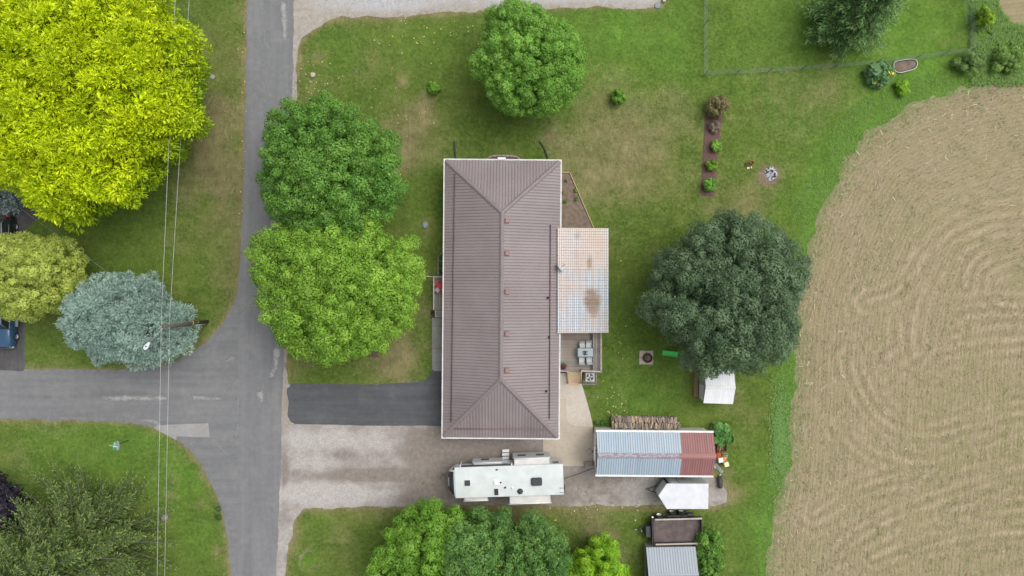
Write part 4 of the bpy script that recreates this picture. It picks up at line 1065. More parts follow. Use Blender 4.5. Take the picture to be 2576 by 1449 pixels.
# red plastic armchair
M['red'] = pm('red_plastic', (.56, .035, .05), (.48, .025, .04), 6, .4, .4); M['red2'] = pm('red_plastic_faded', (.62, .09, .11), (.55, .07, .09), 6, .45, .4)
p = W(1107, 716, zp + .4); c = thing('red_armchair', 'bright red plastic armchair on the front porch', 'chair', (p.x, p.y, zp), R(-35))
MB().bbox((0, -.05, .36), (.52, .56, .06), .03).build('seat', M['red'], c)
bk = MB(); n_ = 7
for i in range(n_):
    a_ = R(-62 + 124 * i / (n_ - 1)); xx, yy = .36 * math.sin(a_), -.02 + .34 * math.cos(a_)
    bk.box((xx, yy, .62 + .1 * math.cos(a_)), (.10, .035, .66), -a_)
bk.build('backrest', M['red2'], c)
for s in (-1, 1):
    MB().bbox((s * .33, -.1, .58), (.12, .62, .04), .02).build('armrest', M['red2'], c)
    MB().bbox((s * .30, -.34, .28), (.07, .08, .56), .015).build('leg', M['red'], c); MB().bbox((s * .26, .22, .20), (.07, .08, .40), .015).build('leg', M['red'], c)
p = W(1100.5, 730, zp + .45); c = thing('side_table', 'small pale grey square side table by the red armchair', 'table', (p.x, p.y, zp), R(45))
M['lilac'] = pm('pale_lilac_plastic', (.46, .42, .43), (.40, .365, .375), 6, .5, .35)
MB().bbox((0, 0, .44), (.38, .38, .035), .03).build('table_top', M['lilac'], c)
for sx in (-1, 1):
    for sy in (-1, 1): MB().bbox((sx * .14, sy * .14, .21), (.05, .05, .42), .01).build('leg', M['lilac'], c)
pot('flower_pot', 'pot of dark purple flowers at the foot of the porch steps', 1090.5, 787, 0.02, .26, ((.05, .10, .03), (.10, .16, .05)), ((.085, .012, .035), (.15, .03, .07)), (0, .06))

# ------------------------------------------------------------------ planted beds
def bed(name, label, pts, mat, edging=None, z=.05, cat='garden bed', stones=True, cfz=None, step=.32):
    P_ = WP(pts); cx, cy = sum(p[0] for p in P_) / len(P_), sum(p[1] for p in P_) / len(P_)
    t = thing(name, label, cat, (cx, cy, 0)); loc = [(p[0] - cx, p[1] - cy) for p in P_]
    xs = [p[0] for p in loc]; ys = [p[1] for p in loc]
    def zf(X, Y): d = sdf(X, Y, loc); return z * np.clip(d / .12, -.8, 1) + .05 * (fbm(X, Y, .3, 130) - .5) * (d > 0)
    link('mulch' if mat == 'mulch' else 'soil', grid_mesh('bed', min(xs) - .1, max(xs) + .1, min(ys) - .1, max(ys) + .1, .07, zf, M[mat], None, lambda X, Y: sdf(X, Y, loc) > -.06), t)
    if edging:
        pl = WP(edging); pl = [Vector((x - cx, y - cy, 0)) for x, y in pl]
        acc = 0
        for i in range(len(pl) - 1):
            a, b = pl[i], pl[i + 1]; L = (b - a).length; n_ = max(1, int(L / step))
            for k in range(n_):
                c = a.lerp(b, (k + .5) / n_)
                if stones: MB().bbox((0, 0, .05), (L / n_ * .94, .16 * random.uniform(.85, 1.1), .12 + random.uniform(0, .03)), .03).build('edging_stone', M['stone'], t, c, (0, 0, math.atan2(b.y - a.y, b.x - a.x) + random.uniform(-.05, .05)))
    return t, cx, cy
bed('garden_bed', 'small mulched bed with stone edging against the north wall', [(1226, 402), (1229, 396), (1238, 392), (1290, 392), (1302, 395), (1310, 402), (1312, 412), (1225, 412)], 'mulch', [(1226, 404), (1229, 397), (1238, 392.5), (1262, 392), (1290, 392.5), (1302, 396), (1310, 403)])
bed('garden_bed', 'mulched bed with stone edging against the west wall beside the porch', [(1103, 693), (1103, 650), (1105, 642), (1110, 636), (1122, 634), (1122, 693)], 'mulch', [(1103, 692), (1102.5, 672), (1103, 652), (1105.5, 642), (1111, 636), (1117, 635)])
t, cx, cy = bed('soil_bed', 'triangular bare soil bed with pale board edging beside the patio roof', [(1407, 435), (1433, 435), (1493, 571), (1495, 580), (1400, 580), (1400, 435)], 'soil', z=.04)
M['lumber'] = pm('yellow_board', (.50, .42, .24), (.43, .36, .22), 5, .7, .2, stretch=(.3, 3, 3))
for a, b in (((1406, 434), (1433, 434)), ((1433, 434), (1462, 501)), ((1462, 501), (1495, 577))):
    q0, q1 = W(*a), W(*b); L = (q1 - q0).length; m = (q0 + q1) / 2
    MB().box((0, 0, .06), (L + .03, .055, .16), math.atan2(q1.y - q0.y, q1.x - q0.x)).build('edging_board', M['lumber'], t, (m.x - cx, m.y - cy, 0))
STRIP = [(1775, 276), (1773, 300), (1768, 380), (1766, 430), (1763, 468), (1760, 484), (1766, 491), (1778, 494), (1792, 494), (1799, 487), (1801, 470), (1805, 400), (1812, 340), (1817, 300), (1816, 276)]
bed('garden_bed', 'long mulched bed strip with a row of shrubs in the back lawn', STRIP, 'mulch', z=.045)
t, cx, cy = bed('raised_planter', 'oval raised planter of dry soil under the wire fence', smoothpoly([(2247, 165), (2251, 158), (2266, 154), (2290, 151), (2302, 154), (2304, 164), (2298, 173), (2280, 179), (2262, 183), (2251, 178)], 3), 'soil', z=.10)
rp = WP(smoothpoly([(2246, 165), (2250, 157), (2266, 153), (2291, 150), (2303, 153.5), (2305, 164), (2299, 174), (2280, 180), (2262, 184), (2250, 179)], 3)); rp.append(rp[0])
MB().tube([(x - cx, y - cy, .14) for x, y in rp], .05, 6, False).build('rim', M['steel'], t)
bed('tree_mulch', 'dark mulch patch showing under the bright maple', circ(940, 872, 26, 12, .1), 'mulch', z=.03, cat='mulch')

# ------------------------------------------------------------------ downspout hoses at the north wall
M['hose'] = pm('black_corrugated_pipe', (.022, .024, .026), (.05, .052, .055), 8, .6, .3)
for pts, lb in (([(1143, 357), (1144, 378), (1146.5, 396), (1147, 408)], 'straight black drain pipe on the lawn at the northwest house corner'), ([(1357, 356), (1364, 366), (1371, 379), (1376, 392), (1378, 408)], 'curved black drain pipe on the lawn at the northeast house corner')):
    pp = [W(u, v) for u, v in smoothpoly(pts, 4, False)]; b0_ = pp[0].copy(); L_ = len(pp)
    m_ = MB(); dense = []
    for i in range(L_ - 1):
        for k in range(5): dense.append(pp[i].lerp(pp[i + 1], k / 5) - b0_ + Vector((0, 0, .07)))
    m_.tube(dense, [.072 if i % 2 else .058 for i in range(len(dense))], 8); o = m_.build('drain_pipe', M['hose'], None, b0_); tag(o, lb, 'pipe')

# ------------------------------------------------------------------ garage with blue and red roof
GE, GR = 2.65, 3.45
c1, c2, c3, c4 = W(1500, 1086, GE), W(1794, 1090, GE), W(1793.5, 1195, GE), W(1500, 1194, GE)
gc = (c1 + c2 + c3 + c4) / 4; GL = ((c2 - c1).length + (c3 - c4).length) / 2; GW = ((c1 - c4).length + (c2 - c3).length) / 2
grz = math.atan2((c2 - c1).y + (c3 - c4).y, (c2 - c1).x + (c3 - c4).x)
garage = thing('garage', 'long metal garage with pale blue roof ending in a red section', 'garage', (gc.x, gc.y, 0), grz)
M['gwall'] = pm('white_wall_metal', (.66, .67, .67), (.56, .57, .58), 2.5, .6, .3, stretch=(6, 6, .4))
a, b = GL / 2, GW / 2
ov = .10
MB().add([(-a + ov, -b + ov, 0), (a - ov, -b + ov, 0), (a - ov, b - ov, 0), (-a + ov, b - ov, 0), (-a + ov, -b + ov, GE), (a - ov, -b + ov, GE), (a - ov, b - ov, GE), (-a + ov, b - ov, GE), (-a + ov, 0, GR - .12), (a - ov, 0, GR - .12)],
         [(3, 2, 1, 0), (0, 1, 5, 4), (2, 3, 7, 6), (1, 2, 6, 9, 5), (3, 0, 4, 8, 7)]).build('wall', M['gwall'], garage)
groof = MB().add([(-a, -b, GE - .05), (a, -b, GE - .05), (a, b, GE - .05), (-a, b, GE - .05), (-a, -b, GE), (a, -b, GE), (a, b, GE), (-a, b, GE), (-a, 0, GR), (a, 0, GR)],
         [(3, 2, 1, 0), (0, 1, 5, 4), (2, 3, 7, 6), (1, 2, 6, 9, 5), (3, 0, 4, 8, 7), (4, 5, 9, 8), (6, 7, 8, 9)]).build('roof', M['rib_shade_under'], garage)
M['bluemetal'] = roof_paint('blue_grey_metal', (.385, .475, .56), (.42, .50, .575), .4, .38)
M['redmetal'] = roof_paint('red_brown_metal', (.355, .170, .160), (.325, .152, .143), .35, .45)
npan = 49; wd = GL / npan; nblue = 35; gt = np.random.default_rng(8)
for side in (1, -1):
    e0 = Vector((-a, side * b, GE)); up = Vector((0, -side * b, GR - GE)); nrm = Vector((0, side * (GR - GE), b)).normalized()
    fn = lambda s, t, h, e0=e0, up=up, nrm=nrm: e0 + Vector((s, 0, 0)) + up * t + nrm * h
    for i in range(npan):
        me = strip_mesh(fn, i * wd, (i + 1) * wd, 1, 1, M['bluemetal'] if i < nblue else M['redmetal'], .03, .02, .05)
        if side == 1: me.flip_normals()
        o = link('roof_panel', me, groof); k = gt.uniform(.93, 1.05); o.color = (k * gt.uniform(.94, 1.04), k, k * gt.uniform(.98, 1.03), 1)
M['oldcap'] = pm('peeling_ridge_metal', (.27, .20, .215), (.36, .36, .41), 5, .55, .3, stretch=(.8, 2, 1), lo=.45, hi=.55)
cap((-a, 0, GR), (-a + wd * nblue - .2, 0, GR), .22, .05, mat='oldcap', parent=groof, lift=.055); cap((-a + wd * nblue - .195, 0, GR), (a + .02, 0, GR), .24, .06, mat='redmetal', parent=groof, lift=.06)
def ggutter(side):
    ax, bx = (-a - .05, a + .05) if side < 0 else (a + .05, -a - .05)
    return gutter(ax, side * (b + .006), bx, side * (b + .006), GE - .03, .17, garage)
ggutter(1); ggutter(-1)
dm = MB()
for i in range(5): dm.box((-a + ov - .02, 0, .25 + i * .45), (.04, 2.4, .43))
dm.build('garage_door', M['white'], garage)
for yy in (b - .1, -b + .1): MB().tube([(-a - .02, yy, GE - .08), (-a + .12, yy, GE - .3), (-a + .16, yy, .1)], .04, 8).build('downspout', M['white'], garage)
MB().box((a * .55, b - ov + .02, 1.5), (1.0, .05, .8)).build('window', M['white'], garage)
# basketball hoop on the gable
p = W(1493.5, 1137, 3.1); q = W(1483, 1135, 2.95)
hoop = thing('basketball_hoop', 'black basketball rim and backboard on the garage gable', 'basketball hoop', (p.x, p.y, 0), grz)
rr_ = .23; M['rim'] = pm('dark_metal', (.07, .06, .055), (.10, .085, .08), 5, .5, .4)
MB().tube([(q.x - p.x + rr_ * math.cos(i * math.pi / 12), rr_ * math.sin(i * math.pi / 12), 2.95) for i in range(25)], .014, 6, False).build('rim', M['rim'], hoop)
MB().bbox((0, 0, 3.2), (.05, 1.1, .8), .01).build('backboard', M['steel'], hoop)
br_ = MB(); br_.box((-.08, 0, 2.95), (.16, .12, .05))
for s in (-.12, .12): br_.tube([(0, s, 3.1), (.28, s, 3.0)], .02, 6)
br_.build('bracket', M['rim'], hoop)
# wooden box by the garage
p = W(1481.5, 1170.5, .4); c = thing('wooden_box', 'grey slatted wooden box at the southwest corner of the garage', 'box', (p.x, p.y, 0), R(2))
MB().box((0, 0, .19), (.68, .55, .38)).build('body', M['grey_wood'], c)
for i in range(4): MB().box((0, -.215 + .143 * i, .40), (.72, .13, .03)).build('slat', M['grey_wood'], c)
pts = [W(u, v) for u, v in smoothpoly([(1408, 1208), (1430, 1200), (1455, 1192), (1480, 1182), (1494, 1178)], 4, False)]
o = MB().tube([q - pts[0] + Vector((0, 0, .035)) for q in pts], .022, 6).build('power_cable', M['black'], None, pts[0]); tag(o, 'black power cable on the gravel from the camper to the garage', 'cable')

# ------------------------------------------------------------------ firewood
M['logs'] = [pm('split_log_%d' % i, ca_, tuple(x * .6 for x in ca_), 7, .9, .15, stretch=(3, .5, 3), rand=.25, bump=.5) for i, ca_ in enumerate(((.40, .32, .265), (.31, .26, .225), (.47, .375, .28), (.70, .52, .31)))]
p = W(1625, 1062, .5); wp = thing('woodpile', 'double row of stacked split firewood along the north wall of the garage', 'woodpile', (p.x, p.y, 0), R(-1.3))
lm = []
for k in range(10):
    n_ = random.choice((5, 6, 7)); r_ = random.uniform(.06, .10); ph = [random.uniform(.7, 1.25) for _ in range(n_)]
    ring = [(r_ * ph[i] * math.cos(6.283 * i / n_), r_ * .8 * ph[i] * math.sin(6.283 * i / n_)) for i in range(n_)]
    L_ = random.uniform(.42, .56); sk = random.uniform(-.02, .02)
    m_ = MB().add([(x, -L_ / 2, z) for x, z in ring] + [(x * .92 + sk, L_ / 2, z * .95) for x, z in ring], [tuple(range(n_)), tuple(range(2 * n_ - 1, n_ - 1, -1))] + [(i, n_ + i, n_ + (i + 1) % n_, (i + 1) % n_) for i in range(n_)])
    lm.append(m_.mesh('log', M['logs'][3] if k == 9 else M['logs'][k % 3]))
half_l = (W(1710, 0).x - W(1541, 0).x) / 2
for row, (yy, ztop, x0_, x1_) in enumerate(((.28, .92, -half_l + .02, half_l - .32), (-.24, 1.0, -half_l, half_l))):
    x = x0_
    while x < x1_:
        f = (x - x0_) / (x1_ - x0_); hh = ztop * (.93 + .1 * math.sin(f * 9 + row * 2)) * (1 if .03 < f < .97 else .75)
        o = link('log', random.choice(lm) if random.random() > .04 else lm[9], wp, (x, yy + random.uniform(-.08, .08), hh + random.uniform(-.06, .06)), (random.uniform(-.2, .2), random.uniform(0, 6.28), random.uniform(-.28, .28)))
        x += random.uniform(.08, .15)
    for lev in range(1, 4):
        x = x0_ + .05 * lev
        while x < x1_:
            o = link('log', random.choice(lm), wp, (x, yy + random.uniform(-.04, .04), max(.06, ztop - lev * .13 - (.45 if lev == 3 else 0))), (0, random.uniform(0, 6.28), random.uniform(-.1, .1))); x += .26
    MB().box(((x0_ + x1_) / 2, yy, (ztop - .5) / 2), (x1_ - x0_ - .1, .36, ztop - .5)).build('lower_stack', M['logs'][1], wp)

# ------------------------------------------------------------------ camper
ZT = 3.05; ZB = 1.0
c1, c2, c3, c4 = W(1144.6, 1177.3, ZT), W(1416.5, 1168, ZT), W(1417.6, 1244.6, ZT), W(1145.3, 1251.6, ZT)
rc_ = (c1 + c2 + c3 + c4) / 4; RL = (c2 - c1).length; RW = ((c1 - c4).length + (c2 - c3).length) / 2; rrz = math.atan2((c2 - c1).y, (c2 - c1).x)
rv = thing('camper', 'long white fifth-wheel camper with slide-outs parked on the gravel', 'camper', (rc_.x, rc_.y, 0), rrz)
rinv = Matrix.Rotation(-rrz, 3, 'Z')
def rl(u, v, z): q = rinv @ (W(u, v, z) - Vector((rc_.x, rc_.y, 0))); return Vector((q.x, q.y, z))
M['rvroof'] = pm('camper_roof_membrane', (.63, .672, .66), (.54, .585, .575), 1.2, .55, .35, bump=.05)
M['rvwall'] = pm('camper_wall', (.56, .58, .60), (.50, .52, .545), 2, .35, .45); M['rvcap'] = pm('camper_gloss_cap', (.74, .76, .78), (.66, .68, .70), 2, .25, .5)
M['slidetop'] = pm('slide_topper', (.66, .64, .61), (.56, .545, .52), 1.6, .6, .3)
xa, xb = -RL / 2, RL / 2; yb = RW / 2
MB().add([(xa, -yb, 1.75), (xa + 2.1, -yb, 1.75), (xa + 2.3, -yb, ZB), (xb, -yb, ZB), (xb, -yb, ZT - .05), (xa, -yb, ZT - .05), (xa, yb, 1.75), (xa + 2.1, yb, 1.75), (xa + 2.3, yb, ZB), (xb, yb, ZB), (xb, yb, ZT - .05), (xa, yb, ZT - .05)],
         [(0, 1, 2, 3, 4, 5), (11, 10, 9, 8, 7, 6), (0, 6, 7, 1), (1, 7, 8, 2), (2, 8, 9, 3), (3, 9, 10, 4), (4, 10, 11, 5), (5, 11, 6, 0)]).build('body', M['rvwall'], rv)
bevel(MB().add([(xa - .02, -yb - .03, ZT - .05), (xb + .02, -yb - .03, ZT - .05), (xb + .02, yb + .03, ZT - .05), (xa - .02, yb + .03, ZT - .05), (xa - .02, -yb - .03, ZT - .01), (xb + .02, -yb - .03, ZT - .01), (xb + .02, yb + .03, ZT - .01), (xa - .02, yb + .03, ZT - .01), (xa, 0, ZT + .03), (xb, 0, ZT + .03)],
        [(3, 2, 1, 0), (0, 1, 5, 4), (2, 3, 7, 6), (1, 2, 6, 9, 5), (3, 0, 4, 8, 7), (4, 5, 9, 8), (6, 7, 8, 9)]).build('roof', M['rvroof'], rv), .012, 1)
stn = [(0, ZT - .03, 1.0), (-.22, ZT - .12, .985), (-.46, ZT - .34, .95), (-.64, ZT - .66, .9), (-.72, ZT - 1.0, .87), (-.70, 1.72, .86)]
ycol = [-1, -.92, -.75, -.5, -.2, .1, .4, .7, .9, 1]
def capgrid(sts, ys, off=0):
    V = []
    for x, z, w in sts:
        for y in ys: V.append((xa - .015 + (x - off * .8) * (1 - abs(y) ** 5 * .8), y * yb * w, z + off * .8 - .10 * abs(y) ** 6))
    n_ = len(ys); return V, [(i * n_ + j, i * n_ + j + 1, (i + 1) * n_ + j + 1, (i + 1) * n_ + j) for i in range(len(sts) - 1) for j in range(n_ - 1)]
V, F = capgrid(stn, ycol); n_ = len(ycol)
V2 = [(xa - .012, y * yb, z) for (x, z, w) in stn for y in (-1, 1)]; o_ = len(V)
F2 = []
for i in range(len(stn) - 1): F2 += [(o_ + 2 * i, i * n_, (i + 1) * n_, o_ + 2 * i + 2), (i * n_ + n_ - 1, o_ + 2 * i + 1, o_ + 2 * i + 3, (i + 1) * n_ + n_ - 1)]
MB().add(V + V2, F + F2, True).build('front_cap', M['rvcap'], rv)
V, F = capgrid([(-.10, ZT - .068, .99), stn[1], stn[2], stn[3], (-.69, ZT - .85, .885)], [-.84, -.6, -.3, 0, .3, .55, .74], .012); MB().add(V, F, True).build('cap_window', M['glass'], rv)
V, F = capgrid([(-.10, ZT - .072, .99), stn[1], stn[2]], [.86, .93, .985], .012); MB().add(V, F, True).build('cap_accent', M['black'], rv)
V, F = capgrid([(-.52, ZT - .44, .93), (-.59, ZT - .56, .91)], [-.30, -.1, .1, .3], .026); MB().add(V, F, True).build('cap_stripe', M['rvcap'], rv)
def slide(u0, u1, v_in, v_out, zt, zb, trim, name='slide_out'):
    p0, p1 = rl(u0, v_out, zt), rl(u1, v_out, zt); yi = rl(u0, v_in, ZT).y; s = 1 if p0.y > 0 else -1
    ye = p0.y; y_in = s * (yb - .02)
    o = MB().box(((p0.x + p1.x) / 2, (y_in + ye) / 2, (zt + zb) / 2), (p1.x - p0.x, abs(ye - y_in), zt - zb)).build(name, M['rvwall'], rv)
    MB().bbox(((p0.x + p1.x) / 2, ye + s * .03, (zt + zb) / 2 + .01), (p1.x - p0.x + .22, .06, zt - zb + .1), .02).build('slide_flange', M['rvwall'], o)
    t_ = MB().box(((p0.x + p1.x) / 2, (y_in + ye) / 2 - s * .01, zt + .045), (p1.x - p0.x - .08, abs(ye - y_in) - .04, .02)); t_.build('slide_topper', M['slidetop'], o)
    MB().tube([(p0.x - .03, ye - s * .02, zt + .085), (p1.x + .03, ye - s * .02, zt + .085)], .045, 8).build('topper_roller', M['white'], o)
    for k in trim: MB().box((p0.x + (p1.x - p0.x) * k, ye + s * .065, zt - .8), (.7, .02, .55)).build('window', M['glass'], o)
slide(1293, 1382, 1168, 1153.5, 2.72, .95, (.22, .75)); slide(1191, 1262, 1168, 1164.2, 2.3, 1.1, (.4,))
slide(1168, 1227, 1251, 1260.5, 2.62, 1.3, (.5,)); slide(1282, 1385, 1246, 1268, 2.72, .95, (.3, .7))
a_ = rl(1158, 1172, 2.85); b_ = rl(1287, 1169, 2.85); yaw = yb + .10
aw = MB().tube([(a_.x, yaw, 2.88), (b_.x, yaw, 2.88)], .065, 10).build('awning', M['dark'], rv)
for x_ in (a_.x, b_.x): MB().box((x_, yaw + .01, 2.2), (.06, .06, 1.5)).build('awning_arm', M['white'], aw); MB().bbox((x_, yaw, 2.88), (.10, .17, .17), .02).build('end_cap', M['white'], aw)
for i, z in enumerate((.78, .52, .26)):
    q = rl(1272, 1152.5 - 9.2 * i, z); MB().bbox((q.x, q.y, z), (.62, .25, .05), .012).build('step', M['white'], rv)
    MB().box((q.x, q.y - .11, z - .06), (.64, .03, .1)).build('step_riser', M['black'], rv)
MB().box((rl(1272, 1160, 2).x, yb + .02, 1.9), (.7, .03, 1.75)).build('door', M['rvcap'], rv)
MB().box((rl(1272, 1160, 2).x, yb + .04, 2.35), (.4, .02, .5)).build('door_window', M['glass'], rv)
MB().box((rl(1397, 1160, 2).x, yb + .015, 2.3), (.5, .02, .6)).build('window', M['glass'], rv)
def rooftop(u, v, d, mat, name, b=.03, zz=.0):
    q = rl(u, v, ZT + .05); return MB().bbox((q.x, q.y, ZT + .01 + d[2] / 2 + zz), d, b).build(name, M[mat], rv)
def flange(u, v, d): rooftop(u, v, (d[0], d[1], .03), 'rvcap', 'vent_flange', .01)
flange(1175.7, 1215.2, (.56, .56)); rooftop(1175.7, 1215.2, (.47, .47, .10), 'dark', 'roof_vent')
flange(1248.5, 1213.4, (.50, .50)); rooftop(1248.5, 1213.4, (.40, .42, .11), 'white', 'roof_vent')
flange(1248.5, 1237.7, (.46, .66)); rooftop(1248.5, 1237.7, (.36, .56, .07), 'glass', 'skylight', .04)
rooftop(1350, 1211.3, (.92, .66, .26), 'dark', 'air_conditioner', .09)
rooftop(1249.5, 1182, (.19, .12, .04), 'dark', 'solar_port', .01)
for u, v, r_, mt in ((1259.7, 1213.8, .07, 'dark'), (1270.8, 1226.9, .07, 'dark'), (1288.8, 1228, .08, 'white')):
    q = rl(u, v, ZT + .05); MB().lathe([(r_ * 1.5, 0), (r_ * 1.4, .02), (r_, .03), (r_, .10), (r_ * .4, .12)], (q.x, q.y, ZT), 14).build('plumbing_vent', M[mt], rv)
q = rl(1308.3, 1237, ZT + .1); MB().lathe([(.26, 0), (.25, .03), (.20, .05), (.19, .13), (.12, .19), (.02, .21)], (q.x, q.y, ZT), 10).build('antenna_dome', M['dark'], rv)
ld = MB()
for yy in (-.42, -.82): ld.tube([(xb - .35, yy - .3 + .0, ZT + .06), (xb + .04, yy - .3, ZT + .08), (xb + .13, yy - .3, ZT - .1), (xb + .13, yy - .3, 1.2)], .018, 6)
for z in (1.4, 1.75, 2.1, 2.45, 2.8): ld.tube([(xb + .13, -.72, z), (xb + .13, -1.12, z)], .016, 6)
ld.build('ladder', M['dark'], rv)
def wheel(parent, x, y, z, r, w, rimmat, ax='y', tilt=0.0, name='wheel', n=22):
    Mx_ = Matrix.Rotation(R(90), 3, 'X') if ax == 'y' else Matrix.Rotation(R(90), 3, 'Y')
    if tilt: Mx_ = Matrix.Rotation(tilt, 3, 'X') @ Mx_
    ty = MB().lathe([(r * .62, -w / 2), (r * .9, -w / 2), (r, -w * .32), (r, w * .32), (r * .9, w / 2), (r * .62, w / 2)], (x, y, z), n, Mx_, caps=False).build(name, M['rubber'], parent)
    MB().lathe([(r * .6, -w * .50), (r * .63, -w * .52), (r * .56, -w * .3), (r * .2, -w * .36), (r * .2, w * .36), (r * .56, w * .3), (r * .63, w * .52), (r * .6, w * .50)], (x, y, z), n, Mx_, caps=False).build('rim', M[rimmat], ty)
    return ty
for x_ in (1.2, 2.1):
    for s in (-1, 1): wheel(rv, x_, s * (yb - .2), .38, .38, .22, 'white')
MB().box((xa + .6, 0, 1.2), (.5, .35, 1.1)).build('hitch_pin_box', M['black'], rv)
for s in (-1, 1): MB().box((xa + 2.0, s * .9, .5), (.1, .1, 1.0)).build('landing_leg', M['black'], rv)

# ------------------------------------------------------------------ sheds
def gable_shed(name, label, corners, ze, zr, axis, wallm, panm, npan, ridge_col, wall_in=.12, base_z=.08, floor=None):
    """corners NW NE SE SW of the eave rectangle (survey units at ze); axis 'x' = ridge runs east-west"""
    C = [W(u, v, ze) for u, v in corners]; c = (C[0] + C[1] + C[2] + C[3]) / 4
    Lx = ((C[1] - C[0]).length + (C[2] - C[3]).length) / 2; Ly = ((C[0] - C[3]).length + (C[1] - C[2]).length) / 2
    rz = math.atan2((C[1] - C[0]).y + (C[2] - C[3]).y, (C[1] - C[0]).x + (C[2] - C[3]).x)
    t = thing(name, label, 'shed', (c.x, c.y, 0), rz); a, b = Lx / 2, Ly / 2; i_ = wall_in
    MB().add([(-a + i_, -b + i_, 0), (a - i_, -b + i_, 0), (a - i_, b - i_, 0), (-a + i_, b - i_, 0), (-a + i_, -b + i_, ze), (a - i_, -b + i_, ze), (a - i_, b - i_, ze), (-a + i_, b - i_, ze), (-a + i_, 0, zr - .06), (a - i_, 0, zr - .06)],
             [(3, 2, 1, 0), (0, 1, 5, 4), (2, 3, 7, 6), (1, 2, 6, 9, 5), (3, 0, 4, 8, 7)]).build('wall', wallm, t)
    rf = MB().add([(-a, -b, ze - .04), (a, -b, ze - .04), (a, b, ze - .04), (-a, b, ze - .04), (-a, -b, ze), (a, -b, ze), (a, b, ze), (-a, b, ze), (-a, 0, zr), (a, 0, zr)],
             [(3, 2, 1, 0), (0, 1, 5, 4), (2, 3, 7, 6), (1, 2, 6, 9, 5), (3, 0, 4, 8, 7), (4, 5, 9, 8), (6, 7, 8, 9)]).build('roof', M['steel'] if ridge_col == 'white' else M['dark'], t)
    wd = Lx / npan; g = np.random.default_rng(len(label))
    for side in (1, -1):
        e0 = Vector((-a, side * b, ze)); up = Vector((0, -side * b, zr - ze)); nrm = Vector((0, side * (zr - ze), b)).normalized()
        fn = lambda s, tt, h, e0=e0, up=up, nrm=nrm: e0 + Vector((s, 0, 0)) + up * tt + nrm * h
        for i in range(npan):
            me = strip_mesh(fn, i * wd, (i + 1) * wd, 1, 1, panm, .008 if ridge_col == 'white' else .02, .005 if ridge_col == 'white' else .012, .045)
            if side == 1: me.flip_normals()
            o = link('roof_panel', me, rf); k = g.uniform(.96, 1.03); o.color = (k, k, k, 1)
    cap((-a - .01, 0, zr), (a + .01, 0, zr), .13, .04, parent=rf, mat=ridge_col, lift=.045)
    return t, a, b
M['whitemetal'] = roof_paint('white_shed_metal', (.84, .85, .87), (.80, .82, .84), .35, .4)
M['greymetal'] = roof_paint('grey_shed_metal', (.345, .385, .43), (.32, .36, .405), .35, .42)
t, a, b = gable_shed('garden_shed', 'white metal garden shed half under the dark maple', [(1772, 928), (1846, 931), (1844, 1016), (1769.5, 1013.8)], 1.85, 2.4, 'x', M['gwall'], M['whitemetal'], 12, 'white')
for s in (-1, 1): MB().box((-a + .10, s * .42, .95), (.04, .80, 1.7)).build('door', pm('taupe_door', (.40, .365, .34), (.34, .31, .29), 3, .6, .3) if s == 1 else M['gwall'], t)
MB().box((-a - .18, 0, .05), (.35, b * 1.7, .1)).build('ramp', pm('reddish_timber', (.30, .19, .13), None, 5, .8), t)
MB().box((a + .06, 0, .04), (.08, b * 1.6, .08)).build('skid', pm('green_timber', (.18, .26, .08), None, 5, .8), t)
M['taupe'] = pm('taupe_siding', (.30, .265, .24), (.25, .222, .20), 3, .75, .2, stretch=(6, 6, .4))
t, a, b = gable_shed('tool_shed', 'grey ribbed metal roofed shed behind the dump trailer', [(1625.5, 1377.5), (1749, 1375.5), (1752, 1492), (1626.5, 1494)], 1.5, 2.4, 'x', M['taupe'], M['greymetal'], 19, 'greymetal', .1)

# ------------------------------------------------------------------ enclosed trailer
zt = 2.35
cor = [(1656.1, 1247), (1677.3, 1216.6), (1782.6, 1217), (1781.8, 1280.8), (1677.3, 1280.8)]
Wc = [W(u, v, zt) for u, v in cor]; c = sum(Wc, Vector()) / 5
tr = thing('enclosed_trailer', 'white V-nose enclosed cargo trailer beside the garage', 'trailer', (c.x, c.y, 0))
pl = [(p.x - c.x, p.y - c.y) for p in Wc]
def inset(poly, k): return [(x * (1 - k), y * (1 - k)) for x, y in poly]
M['trwall_shaded'] = pm('shaded_white_trailer_skin', (.56, .58, .585), (.50, .52, .525), 2, .35, .45); M['trroof'] = pm('white_trailer_roof', (.66, .67, .70), (.56, .58, .61), 1.3, .4, .4)  # walls are white; their shade is put into the greyer wall colour
M['stoneguard'] = pm('grey_stone_guard', (.20, .20, .20), (.16, .16, .16), 6, .5, .4)
MB().prism(inset(pl, .012), .42, zt - .07).build('body', M['trwall_shaded'], tr)
bevel(MB().prism(pl, zt - .07, zt).build('roof', M['trroof'], tr), .04, 2)
def facepanel(p0, p1, f0, f1, z0, z1, mat, name, off=.012):
    p0, p1 = Vector((*p0, 0)), Vector((*p1, 0)); a, b = p0.lerp(p1, f0), p0.lerp(p1, f1); d = (b - a).normalized(); n_ = Vector((d.y, -d.x, 0))
    if n_.dot((a + b) / 2) < 0: n_ = -n_
    q = [a + n_ * off, b + n_ * off]; pts = [(*q[0][:2], z0), (*q[1][:2], z0), (*q[1][:2], z1), (*q[0][:2], z1)]; 
    bk_ = [(p[0] - n_.x * .01, p[1] - n_.y * .01, p[2]) for p in pts]
    MB().add(pts + bk_, [(0, 1, 2, 3), (7, 6, 5, 4), (0, 4, 5, 1), (1, 5, 6, 2), (2, 6, 7, 3), (3, 7, 4, 0)]).build(name, mat, tr)
M['trnose'] = pm('blue_grey_nose', (.56, .61, .63), (.52, .57, .59), 2, .35, .45)
ip = inset(pl, .012)
